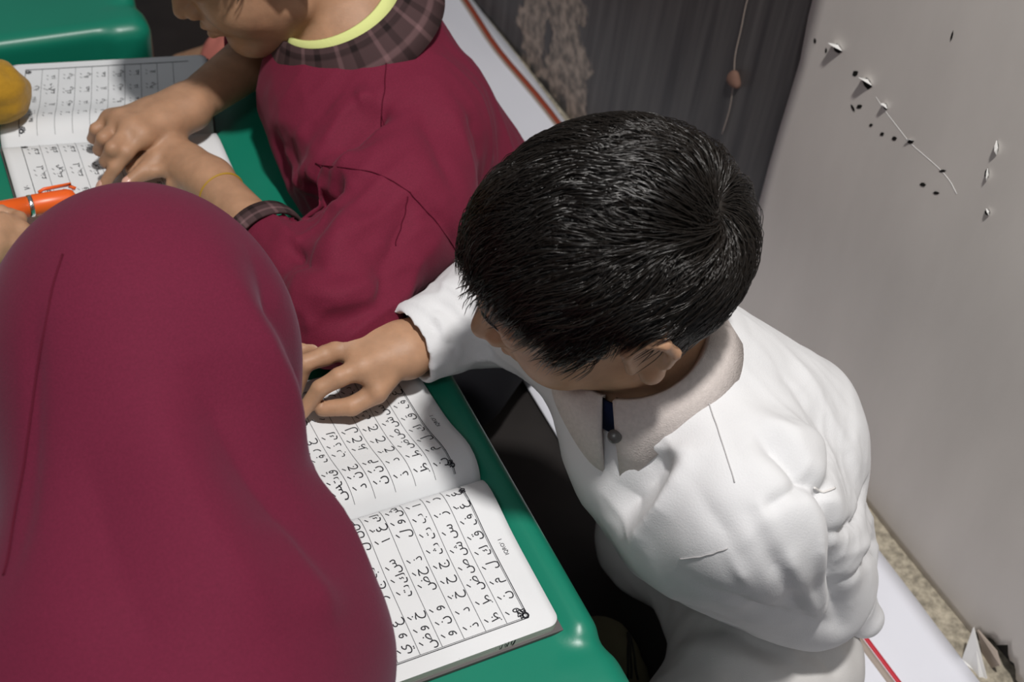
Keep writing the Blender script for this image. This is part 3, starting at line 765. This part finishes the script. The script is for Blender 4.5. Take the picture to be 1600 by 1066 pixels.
def ringband(parent, name, m, c, axis, ref, prof, a0, a1, n=64, th=.002, sx=1., uvs=(1, 1), label=None, wob=None):
    """collar or cuff: prof = (radius, height) rows swept round an axis from angle a0 to a1 (0 = ref direction)"""
    z = unit(axis); x = unit(np.asarray(ref)-z*(np.asarray(ref)@z)); y = np.cross(z, x)
    rows = []
    for i, (r, h) in enumerate(prof):
        row = []
        for t in np.linspace(a0, a1, n):
            q = math.radians(t); dr, dh = wob(t, i) if wob else (0, 0)
            row.append(np.asarray(c)+x*(r+dr)*math.cos(q)+y*(r+dr)*sx*math.sin(q)+z*(h+dh))
        rows.append(row)
    V, Fc = sheet(rows, th); o = mesh(name, V, Fc, m, parent, label=label)
    uv = o.data.uv_layers.new(name='UVMap'); k = len(prof)*n
    idx = np.zeros(len(o.data.loops), np.int32); o.data.loops.foreach_get('vertex_index', idx); idx %= k
    uv.data.foreach_set('uv', np.stack([idx % n/(n-1)*uvs[0], idx//n/(len(prof)-1)*uvs[1]], 1).astype(np.float32).ravel())
    return o


def seam(parent, V, Q, pts, m, r=.0007, n=24, name='seam', lift=.0006):
    """a sewn line that lies on a garment"""
    N = normals(V, Q); P, PN = on_surface(V, N, [tuple(q) for q in smooth_line([(u, v, 0) for u, v in pts], n)[:, :2]], True)
    P = relax_line(P+PN*lift); vv, ff = tube(P, r, 6); return mesh(name, vv, ff, m, parent)
def relax_line(P, it=3):
    for _ in range(it): P[1:-1] = .5*P[1:-1]+.25*(P[:-2]+P[2:])
    return P
def creases(V, Q, amp, freq, st=(1, 1, 1)):
    N = normals(V, Q); P = V*np.asarray(st)
    return V+N*(amp*(noise(P, freq)+.5*noise(P+3.3, freq*2.1)))[:, None]

def wrinkle(V, Q, c, rad, along, freq, amp, seed=0., squash=.14):
    """sharp pulled creases round one place of a garment, running along a direction"""
    N = normals(V, Q); a = unit(along); q = V-np.asarray(c); u = q@a
    P = q-u[:, None]*a*(1-squash)+seed
    v = (1-np.abs(noise(P, freq)))**3+.5*(1-np.abs(noise(P+5.1, freq*1.9)))**3
    return V+N*(amp*(v-.45)*np.exp(-(q*q).sum(1)/rad**2))[:, None]

# ---- boy in the white shirt
W1h = Head(D_(945, 412, .885), frame(18, 24, 14), .99)
hd = W1h; nb = A3(.438, .553, .432)
boy = empty('person', (.58, .50, 0), 'child in a white shirt bending over the book, black hair seen from above', 'person', None)
b = S(); hd.add(b, neck=(0, -.012, -.11))
b.cap(hd.w(0, -.012, -.10), nb+A3(.02, 0, -.03), .045, .06, .03)
sL, sR = A3(.468, .440, .385), A3(.432, .668, .388)
b.cap(sL, sR, .045, .045, .03); b.cap(nb+A3(.05, 0, -.06), A3(.580, .535, .15), .075, .068, .04)
eL, wL = Z_(1262, 912, .24), Z_(1110, 840, .265)
b.chain([sL, eL, wL], [.036, .030, .022], .02)
hand(b, wL, .02, [wL+A3(-.02, .04, .03-.012*i) for i in range(4)], [[wL+A3(-.01, .02, .02), wL+A3(-.02, .03, .04)]]+[[wL+A3(-.02, .04, .03-.012*i), wL+A3(-.02, .07, .03-.012*i)] for i in range(4)])
eR, wR = A3(.392, .728, .350), Z_(628, 548, .343)
b.chain([sR, eR, wR], [.036, .030, .0205], .02)
kn = [Z_(566, 574, .349), Z_(546, 540, .351), Z_(524, 527, .346), Z_(512, 522, .338)]
b.cap(kn[0]+(wR-kn[0])*.25, Z_(590, 610, .336), .0085, .0085, .012)
fg = [[Z_(606, 590, .338), Z_(588, 614, .331), Z_(550, 635, .325), Z_(504, 639, .321)],
      [kn[0], Z_(530, 590, .347), Z_(500, 607, .340), Z_(472, 645, .3205)],
      [kn[1], Z_(508, 556, .353), Z_(476, 568, .350), Z_(462, 612, .3225)],
      [kn[2], Z_(490, 540, .349), Z_(462, 550, .346), Z_(440, 592, .3225)],
      [kn[3], Z_(478, 534, .341), Z_(452, 542, .338), Z_(430, 570, .3225)]]
hand(b, wR, .0205, kn, fg, rf=.0076)
# legs folded on the floor
LEG = ((Z_(1200, 1040, .10), Z_(1075, 1200, .11), A3(.55, .43, .045)), (A3(.60, .58, .09), A3(.565, .63, .07), A3(.63, .60, .045)))
for a, kq, an in LEG:
    b.chain([a, kq, an], [.06, .045, .03], .02); b.cap(an, an+A3(.05, .01, -.012), .024, .018, .015)
V, Q = b.build(.0024); mesh('body', V, Q, M['skin'], boy)
nail(boy, fg[0][-1], fg[0][-2], (0, -.3, 1))
nail(boy, fg[1][-1], fg[1][-2], (-.3, 0, 1))
hd.brow(boy, M['hair'])
def len1(P):
    top = np.clip((P[:, 2]-hairline(P))/.07, 0, 1)
    return .020+.038*top+.020*(P[:, 1] > .0)*top
hair(boy, hd, 15000, (.022, -.088, .052), len1, 4, vol=.85)
# shirt
s = S()
s.cap(sL, sR, .060, .058, .03)
s.cap(A3(.475, .478, .345), Z_(1222, 850, .20), .084, .082, .04); s.cap(A3(.485, .597, .35), A3(.575, .575, .20), .072, .078, .04)
s.cap(A3(.478, .560, .412), A3(.555, .525, .33), .060, .085, .04)
s.cap(A3(.448, .545, .335), Z_(1048, 795, .275), .058, .050, .04)
s.chain([sL+A3(0, -.004, .002), Z_(1225, 850, .31), eL, Z_(1045, 815, .27)], [.056, .052, .047, .038], .030)
s.cap(Z_(1310, 935, .18), Z_(1350, 968, .16), .028, .018, .03)
s.chain([sR, eR], [.056, .047], .022)
cw = wR+(eR-wR)*.10
s.cap(eR, cw, .046, .034, .012)
cuff_cut(s, cw, wR-eR, .05, .030, .02)
s.cap(nb+A3(-.005, 0, -.008), nb+A3(-.035, .004, .06), .050, .058, .004, True)
V, Q = s.build(.0026); V = relax(V, Q, 1)
F1 = [([(1180, 672), (1225, 705), (1262, 748), (1300, 765)], -.015, .010), ([(1185, 658), (1240, 678), (1292, 692)], .006, .014), ([(1294, 690), (1300, 780), (1308, 870), (1316, 985)], -.015, .009),
      ([(1306, 842), (1345, 812), (1376, 750)], -.008, .006), ([(1312, 925), (1350, 885), (1376, 840)], -.007, .006), ([(1318, 870), (1350, 850), (1376, 800)], .004, .006), ([(1185, 790), (1235, 880), (1285, 975)], .004, .006), ([(1168, 800), (1212, 890), (1262, 975)], -.004, .006), ([(1120, 820), (1160, 900), (1220, 965)], .0035, .006), ([(1262, 770), (1280, 860), (1292, 960)], .004, .006), ([(1090, 760), (1130, 830), (1180, 930)], -.003, .008), ([(1240, 560), (1300, 660), (1345, 760)], .003, .008), ([(1205, 560), (1262, 640), (1300, 690)], -.003, .008), ([(985, 850), (1030, 790), (1082, 706)], .011, .009), ([(965, 810), (1000, 750), (1045, 695)], -.020, .017), ([(1000, 700), (1050, 700), (1085, 705)], .006, .008),
      ([(1075, 905), (1150, 940), (1230, 965), (1310, 985)], -.006, .010), ([(1190, 800), (1225, 775), (1258, 757)], -.007, .006), ([(1150, 860), (1200, 800), (1240, 765)], .003, .008), ([(1215, 790), (1222, 870), (1240, 960)], -.003, .012), ([(1120, 620), (1150, 700), (1180, 790)], -.002, .012),
      ([(670, 500), (690, 530), (720, 545)], -.005, .008), ([(640, 520), (680, 480), (725, 460)], -.004, .010), ([(735, 450), (745, 500), (770, 560)], -.007, .008)]
V = folds(V, Q, F1); V = creases(V, Q, .0014, 32, (1, 1, .6))
for c_, rd, al, fq, am, sd in ((Z_(1230, 760, .36), .06, Z_(1150, 860, .3)-Z_(1250, 740, .36), 46, .0030, 1), (Z_(1330, 860, .22), .07, Z_(1320, 900, .22)-Z_(1375, 800, .26), 46, .0028, 2), (Z_(1130, 880, .25), .07, Z_(1040, 860, .26)-Z_(1290, 960, .24), 44, .0028, 3), (Z_(1010, 760, .31), .06, Z_(960, 820, .28)-Z_(1070, 700, .36), 44, .0028, 4), (Z_(1200, 590, .43), .07, Z_(1290, 700, .38)-Z_(1140, 520, .44), 34, .0022, 5), (Z_(720, 500, .38), .06, A3(.3, -.6, 0), 45, .0050, 6)):
    V = wrinkle(V, Q, c_, rd, al, fq, am, sd)
V = relax(V, Q, 1)
shirt = mesh('shirt', V, Q, M['white_cloth'], boy)
M['white_seam'] = mat('white_stitching', (.52, .51, .51), .9, .1)
for pts in ([(1098, 600), (1118, 660), (1150, 755)], [(1062, 874), (1100, 868), (1136, 858)]): seam(shirt, V, Q, pts, M['white_seam'], .0005)
# loose threads on the shirt front and sleeve
seam(shirt, V, Q, [(1270, 762), (1288, 770), (1303, 762)], M['lint'], .0009, name='loose_thread')
tips = lambda t, i: ((.008 if i == 3 else .003 if i == 2 else 0)*math.exp(-(min(t-5, 355-t)/22)**2), (-.030 if i == 3 else -.014 if i == 2 else 0)*math.exp(-(min(t-5, 355-t)/22)**2))
nax = unit(A3(-.40, .04, .91))
ringband(boy, 'collar', M['collar'], nb+A3(-.002, .002, .004), nax, (-.82, -.57, 0), [(.050, .020), (.054, .024), (.064, .012), (.073, -.006)], 5, 355, 90, .0028, 1., (1, 1), wob=tips); cow = bpy.data.objects[[o.name for o in boy.children if o.name.startswith('collar')][-1]]
cv = np.array([v.co for v in cow.data.vertices])+np.array(boy.location)
bp_ = min((q for q in cv if np.hypot(*(proj(q)[:2]-A3(957, 692))) < 14), key=lambda q: proj(q)[2], default=cv[0])
s = S(); s.ell(bp_+A3(-.001, -.001, .001), (.0055, .0055, .0028), axf(unit(CP-bp_))); s.it[-1]; VB, QB = s.build(.0009); mesh('button', VB, QB, M['button'], cow)
ringband(boy, 'undershirt', M['dark_navy'], nb+A3(.002, 0, .004), nax, (-1, 0, 0), [(.060, -.014), (.055, .006), (.051, .012)], -180, 180, 50, .003)
# trousers
s = S()
s.cap(LEG[0][0], LEG[1][0], .078, .078, .03)
for (a, kq, an), sc in zip(LEG, (1, .9)): s.chain([a, kq, an], [.078*sc, .064*sc, .042], .03)
V, Q = s.build(.004)
V = folds(V, Q, [([(1100, 960), (1180, 1000), (1240, 1030)], -.010, .012), ([(1060, 1010), (1150, 1030), (1230, 1060)], .006, .014), ([(1240, 1010), (1290, 1030), (1310, 1060)], -.008, .010), ([(1270, 1005), (1320, 1010)], .006, .010)])
V = creases(V, Q, .0016, 30); mesh('trousers', V, Q, M['trouser'], boy)

# ---- boy in the maroon tunic
R1 = Head(A3(.298, 1.095, .538), frame(2, 32, 0), 1.0); hd = R1
red = empty('person', (.52, 1.06, 0), 'child in a maroon tunic with a brown plaid collar, pointing at a book', 'person')
nb2 = A3(.376, 1.068, .440)
b = S(); hd.add(b)
b.cap(hd.w(0, -.036, -.12), nb2+A3(.02, 0, -.03), .046, .06, .03)
sL, sR = A3(.410, .960, .374), A3(.400, 1.215, .376)
b.cap(sL, sR, .045, .045, .03); b.cap(nb2+A3(.03, 0, -.05), A3(.54, 1.07, .12), .085, .095, .04)
eL, wL = Z_(510, 488, .343), Z_(330, 285, .336)
b.chain([sL, eL, wL], [.036, .031, .021], .02)
k2 = [Z_(276, 262, .332), Z_(268, 246, .334), Z_(266, 232, .333), Z_(268, 220, .329)]
hand(b, wL, .02, k2, [[Z_(296, 285, .328), Z_(268, 288, .322)]]+[[q, q+A3(-.022, .004, -.002), q+A3(-.04, .004, -.008)] for q in k2])
eR, wR = A3(.335, 1.190, .347), Z_(292, 168, .350)
b.chain([sR, eR, wR], [.036, .031, .021], .02)
kr = [Z_(222, 212, .356), Z_(205, 200, .359), Z_(190, 190, .356), Z_(174, 188, .349)]
fr = [[Z_(266, 226, .342), Z_(244, 248, .336), Z_(222, 268, .330), Z_(199, 286, .324)],
      [kr[0], Z_(198, 238, .350), Z_(180, 262, .338), Z_(160, 292, .3185)],
      [kr[1], Z_(176, 232, .356), Z_(166, 252, .338), Z_(182, 258, .326)],
      [kr[2], Z_(162, 216, .353), Z_(155, 234, .336), Z_(172, 244, .325)],
      [kr[3], Z_(150, 202, .346), Z_(145, 216, .331), Z_(160, 226, .323)]]
hand(b, wR, .0205, kr, fr)
LEG2 = ((A3(.56, .99, .09), A3(.45, .90, .085), A3(.58, 1.04, .045)), (A3(.56, 1.15, .09), A3(.45, 1.24, .085), A3(.58, 1.10, .045)))
for a, kq, an in LEG2:
    b.chain([a, kq, an], [.06, .045, .03], .02); b.cap(an, an+A3(.05, .01, -.012), .024, .018, .015)
V, Q = b.build(.0024); mesh('body', V, Q, M['skin2'], red)
nail(red, fr[0][-1], fr[0][-2], (.1, -.2, 1)); nail(red, fr[1][-1], fr[1][-2], (-.2, 0, 1))
hd.brow(red, M['hair'])
hair(red, hd, 5000, (0, -.086, .05), len1, 8, rad=.0006)
s = S()
s.cap(sL, sR, .058, .056, .03)
s.cap(A3(.43, 1.0, .35), A3(.555, 1.00, .12), .088, .100, .04); s.cap(A3(.425, 1.15, .35), A3(.555, 1.13, .12), .088, .100, .04)
s.cap(A3(.365, 1.015, .375), A3(.36, 1.13, .38), .062, .06, .05); s.cap(A3(.350, .99, .365), A3(.345, 1.06, .365), .052, .052, .04); s.cap(nb2+A3(.03, 0, -.03), nb2+A3(.02, 0, -.03), .075, .075, .04)
cw = eL+(wL-eL)*.50; e2 = eL+A3(.004, -.004, .006)
s.chain([sL, A3(.365, .875, .358), e2], [.064, .066, .046], .03)
s.ell(Z_(545, 494, .346), (.045, .045, .034), None, .03); s.cap(A3(.347, 1.0, .362), Z_(490, 300, .348), .050, .042, .04)
s.cap(e2, cw, .044, .034, .014); cuff_cut(s, cw, cw-e2, .055, .030, .02)
cr_ = eR+(wR-eR)*.12; e3 = eR+A3(.004, 0, .004)
s.chain([sR, e3, cr_], [.058, .048, .040], .02); cuff_cut(s, cr_, wR-eR, .05, .034, .02)
s.cap(nb2+A3(-.005, 0, -.01), nb2+A3(-.04, 0, .06), .056, .062, .004, True)
s.box((.10, .80, .15), (.25, .42, .149), .004, None, .006, True)
V, Q = s.build(.0034); V = relax(V, Q, 1)
F2 = [([(592, 150), (540, 185), (505, 245)], .006, .014), ([(600, 165), (565, 205), (530, 248)], -.012, .012), ([(560, 160), (590, 150)], .005, .012), ([(430, 330), (480, 312), (540, 296)], -.014, .014), ([(440, 310), (490, 270), (570, 264)], .007, .012),
      ([(640, 300), (628, 350), (600, 430), (590, 480)], -.006, .010), ([(650, 310), (690, 350), (716, 395)], -.004, .009), ([(690, 150), (722, 220), (748, 290)], .004, .014), ([(660, 170), (690, 240), (715, 310)], -.005, .014), ([(730, 180), (755, 250)], -.004, .010),
      ([(450, 380), (480, 410), (540, 430)], -.008, .012), ([(470, 460), (530, 470), (600, 440)], .006, .016), ([(480, 500), (550, 500), (620, 480)], -.005, .012), ([(420, 200), (440, 260), (470, 300)], -.006, .014), ([(560, 330), (530, 380), (510, 440)], .006, .014)]
V = folds(V, Q, [(a_, 1.5*h_, w_) for a_, h_, w_ in F2]); V = creases(V, Q, .0012, 30)
for c_, rd, al, fq, am, sd in ((Z_(520, 260, .38), .07, Z_(500, 280, .38)-Z_(590, 170, .42), 40, .0085, 1), (Z_(470, 370, .37), .06, Z_(430, 340, .37)-Z_(520, 420, .37), 42, .0080, 2), (Z_(700, 220, .34), .09, Z_(745, 300, .28)-Z_(670, 120, .38), 30, .0080, 3), (Z_(560, 450, .36), .08, Z_(470, 500, .36)-Z_(650, 380, .36), 34, .0085, 4)):
    V = wrinkle(V, Q, c_, rd, al, fq, am, sd)
V = relax(V, Q, 2)
tunic = mesh('tunic', V, Q, M['maroon'], red)
M['maroon_seam'] = mat('maroon_stitching', (.085, .006, .018), .9, .1)
for pts in ([(604, 75), (602, 130), (594, 190)], [(492, 258), (540, 262), (590, 272), (640, 300)], [(640, 302), (675, 340), (714, 394)], [(638, 308), (628, 350), (616, 385)]): seam(tunic, V, Q, pts, M['maroon_seam'], .0005)
ax2 = (-.42, 0, .9)
ringband(red, 'collar', M['plaid'], nb2+A3(.004, -.004, .012), ax2, (-1, 0, 0), [(.095, -.018), (.085, -.002), (.073, .012), (.067, .020)], -175, 175, 80, .0035, 1., (12, 1))
ringband(red, 'undershirt', M['yellow'], nb2+A3(.0, 0, .008), ax2, (-1, 0, 0), [(.070, -.01), (.062, .010), (.058, .024)], -180, 180, 60, .003)
ringband(red, 'cuff', M['plaid'], cw, wL-eL, (0, 0, 1), [(.0380, -.008), (.0380, .004), (.0365, .013)], -180, 180, 48, .003, 1., (8, 1))
s = S()
s.cap(A3(.56, .99, .09), A3(.56, 1.15, .09), .08, .08, .03)
for a, kq, an in LEG2: s.chain([a, kq, an], [.076, .060, .042], .03)
V, Q = s.build(.005); mesh('trousers', V, Q, M['black'], red)
# gold thread round the left wrist
q = wL+(eL-wL)*.10; V, Fc = tube([q+.0225*(axf(wL-eL)[0]*math.cos(t)+axf(wL-eL)[1]*math.sin(t)) for t in np.linspace(0, 2*math.pi, 40, endpoint=False)], .0011, 6, closed=True)
mesh('thread_bracelet', V, Fc, M['thread'], red)

# ---- girl in the maroon veil
girl = empty('person', (.0, .15, 0), 'child under a plain maroon veil seen from behind, bending over the table', 'person')
gf = unit(A3(.12, .84, -.52)); gl = unit(A3(-.99, .14, 0)); gl = unit(gl-gf*(gl@gf))
gh = Head(D_(224, 541, .86), np.array([gl, gf, np.cross(gf, gl)]), .95)
b = S(); gh.add(b, ears=False); gn = A3(.045, .45, .44)
b.cap(gh.w(0, -.036, -.11), gn, .045, .055, .03); b.cap(gn+A3(0, -.05, -.02), A3(.0, .16, .12), .075, .09, .04)
V, Q = b.build(.0035); mesh('body', V, Q, M['skin'], girl)
gh.brow(girl, M['hair'])
s = S()
s.ell(gh.w(0, -.008, .010), A3(.096, .112, .103)*.98, gh.ax, .03)
s.cap(gh.w(0, -.05, -.03), gn+A3(.0, -.02, .0), .082, .105, .07)
s.cap(A3(.098, .430, .398), A3(-.07, .40, .40), .084, .085, .06)
s.cap(A3(.02, .26, .40), A3(.0, .13, .10), .14, .17, .06)
s.ell(gh.w(0, .105, -.03), A3(.052, .05, .070), gh.ax, .015, True)
s.box((.1, .88, .15), (.5, .505, .161), .004, None, .006, True)
s.half((0, 0, .002), (0, 0, -1))
V, Q = s.build(.0045); V = relax(V, Q, 2)
F3 = [([(395, 395), (432, 480), (480, 590), (560, 740)], -.011, .020), ([(355, 420), (420, 560), (510, 720), (580, 900)], .010, .022), ([(300, 560), (400, 740), (520, 920)], -.010, .026), ([(220, 600), (320, 800), (420, 1000)], .008, .028), ([(430, 800), (520, 980)], .006, .02), ([(120, 700), (180, 900), (260, 1060)], -.008, .03), ([(60, 480), (50, 700), (20, 900)], -.003, .008)]
V = folds(V, Q, F3)
veil = mesh('veil', V, Q, M['hijab'], girl)
M['veil_seam'] = mat('veil_stitching', (.085, .008, .02), .9, .1)
seam(veil, V, Q, [(95, 400), (72, 500), (50, 650), (25, 800), (8, 900)], M['veil_seam'], .0007)

# ---- grown-up in mustard at the left of the table: sleeve, pen hand
mus = empty('person', (-.36, 1.12, 0), 'person in mustard sleeves at the table, holding an orange pen', 'person')
mh = Head(A3(-.24, 1.14, .60), np.array([A3(0, 1, 0), unit(A3(.9, 0, -.43)), unit(A3(.43, 0, .9))]), 1.05)
b = S(); mh.add(b, ears=False); mn = A3(-.335, 1.13, .46)
b.cap(mh.w(0, -.036, -.12), mn, .045, .06, .03); b.cap(mn+A3(-.02, 0, -.04), A3(-.40, 1.12, .12), .09, .10, .04)
pen0, pen1 = Z_(-14, 333, .330), Z_(120, 309, .3265)
pw = A3(-.075, .985, .345); pe = A3(-.22, .97, .350); ps = A3(-.345, 1.00, .42)
b.chain([ps, pe, pw], [.038, .032, .022], .02)
pk = [Z_(4, 352, .345), Z_(-8, 366, .346), Z_(-14, 384, .342), Z_(-18, 400, .336)]
hand(b, pw, .021, pk, [[Z_(-40, 345, .338), Z_(-22, 334, .338), Z_(2, 330, .3385)], [pk[0], Z_(22, 352, .341), Z_(30, 342, .336), Z_(16, 334, .333)], [pk[1], Z_(34, 360, .340), Z_(42, 366, .328), Z_(24, 372, .3225)], [pk[2], Z_(22, 382, .337), Z_(32, 392, .326), Z_(16, 396, .3225)], [pk[3], Z_(12, 402, .330), Z_(18, 410, .322)]], rf=.0075)
ls, le, lw = A3(-.345, 1.25, .42), A3(-.14, 1.22, .352), Z_(-4, 146, .352)
b.chain([ls, le, lw], [.038, .032, .024], .02)
V, Q = b.build(.003); mesh('body', V, Q, M['skin'], mus)
s = S()
s.cap(ps, ls, .07, .07, .04); s.cap(mn+A3(-.03, 0, -.06), A3(-.42, 1.12, .10), .13, .17, .05)
s.chain([ps, pe+A3(0, 0, .012), pw+A3(-.03, 0, .004)], [.06, .052, .042], .02); cuff_cut(s, pw+A3(-.03, 0, .004), pw-pe, .05, .036, .015)
s.chain([ls, le+A3(0, 0, .010), lw], [.06, .050, .032], .02)
s.box((.10, .80, .15), (.25, .42, .147), .004, None, .006, True)
s.half((0, 0, .004), (0, 0, -1))
V, Q = s.build(.004); V = creases(V, Q, .004, 40); mesh('robe', V, Q, M['mustard'], mus)
s = S(); s.ell(mh.w(0, -.008, .010), A3(.096, .114, .106), mh.ax, .03); s.cap(mh.w(0, -.04, -.04), mn+A3(0, 0, -.05), .085, .13, .06); s.ell(mh.w(0, .105, -.03), A3(.055, .052, .072), mh.ax, .012, True)
V, Q = s.build(.005); mesh('veil', V, Q, M['mustard'], mus)
mh.brow(mus, M['hair'])
# orange pen
pen = empty('pen', pen0, 'orange plastic pen with a clip and a chrome ring, held over the book', 'pen')
dp = unit(pen1-pen0); Lp = np.linalg.norm(pen1-pen0)
prof = [(-.06, .0014), (-.045, .0055), (-.03, .0094), (.034, .0098)]
V, Fc = tube([pen0+dp*t for t, r in prof], [r for t, r in prof], 20); mesh('barrel', V, Fc, M['orange'], pen)
V, Fc = tube([pen0+dp*t for t in (.033, .034, .0365, .0375)], [.0100, .0106, .0106, .0100], 20); mesh('ring', V, Fc, M['chrome'], pen)
V, Fc = tube([pen0+dp*t for t in (.037, .038, Lp-.008, Lp-.003, Lp)], [.0100, .0104, .0099, .008, .003], 20); pcap = mesh('cap', V, Fc, M['orange'], pen)
cn = unit(np.cross(dp, np.cross(A3(-.15, .75, .7), dp)))
rows = [[pen0+dp*t+cn*h+np.cross(dp, cn)*w_ for w_ in (-.0030, -.001, .001, .0030)] for t, h in ((.045, .0112), (.050, .0132), (.075, .0136), (Lp-.004, .0120), (Lp+.001, .0085))]
V, Fc = sheet(rows, .0024); mesh('clip', V, Fc, M['orange'], pcap)

# ---- another child beyond: only a foot and a salmon trouser leg come into view
far = empty('person', (.62, 1.95, 0), 'child in salmon trousers sitting beyond, one bare foot on the dark floor', 'person')
fh = Head(A3(.56, 1.95, .60), frame(0, 15), 1.0)
b = S(); fh.add(b); b.cap(fh.w(0, -.036, -.12), A3(.62, 1.95, .40), .046, .06, .03); b.cap(A3(.62, 1.86, .40), A3(.62, 2.04, .40), .05, .05, .03); b.cap(A3(.63, 1.95, .36), A3(.66, 1.95, .12), .085, .095, .04)
ff = [A3(.62, 1.84, .10), A3(.48, 1.58, .09), A3(.405, 1.64, .05), Z_(286, 108, .022)]
b.chain(ff, [.06, .046, .034, .024], .02); b.chain([A3(.62, 2.03, .10), A3(.42, 2.06, .12), A3(.50, 1.92, .05)], [.06, .046, .03], .02)
for i in range(5): b.cap(ff[3]+A3(0, .012-.009*i, -.004), ff[3]+A3(-.022+.003*i, .014-.011*i, -.010), .008, .006, .006)
for y in (1.84, 2.06): b.chain([A3(.62, y, .38), A3(.58, y+(.04 if y > 1.9 else -.04), .24), A3(.47, 1.95, .18)], [.036, .03, .02], .02)
V, Q = b.build(.0045); mesh('body', V, Q, M['skin2'], far)
hair(far, fh, 2500, (0, -.086, .05), len1, 9, rad=.001, nseg=7)
s = S(); s.cap(A3(.62, 1.87, .11), A3(.62, 2.03, .11), .08, .08, .03); s.chain(ff[:3], [.078, .062, .046], .03); s.chain([A3(.62, 2.03, .10), A3(.42, 2.06, .12), A3(.50, 1.92, .06)], [.078, .06, .045], .03)
V, Q = s.build(.005); V = creases(V, Q, .002, 30); mesh('trousers', V, Q, M['pink'], far)
s = S(); s.cap(A3(.62, 1.86, .39), A3(.62, 2.04, .39), .062, .062, .03); s.cap(A3(.63, 1.95, .36), A3(.655, 1.95, .14), .115, .12, .04)
for y in (1.84, 2.06): s.chain([A3(.62, y, .38), A3(.58, y+(.04 if y > 1.9 else -.04), .24)], [.058, .05], .02)
V, Q = s.build(.006); mesh('shirt', V, Q, M['black'], far)

# ---- cloth bag under the table edge
bag = empty('drawstring_bag', Z_(985, 1040, .02), 'olive cloth bag with dark cords on the floor under the table edge', 'bag')
s = S(); c = Z_(955, 1058, .032); s.ell(c, (.034, .055, .032), None, .02); s.ell(c+A3(.01, .035, -.006), (.025, .03, .026), None, .02)
V, Q = s.build(.004); V = creases(V, Q, .003, 40); pouch = mesh('pouch', V, Q, M['olive'], bag)
for u0, u1 in ((980, 980), (982, 988), (984, 995)): seam(pouch, V, Q, [(u0, 990), ((u0+u1)/2, 1020), (u1, 1062)], M['string'], .0012, 12, 'cord')
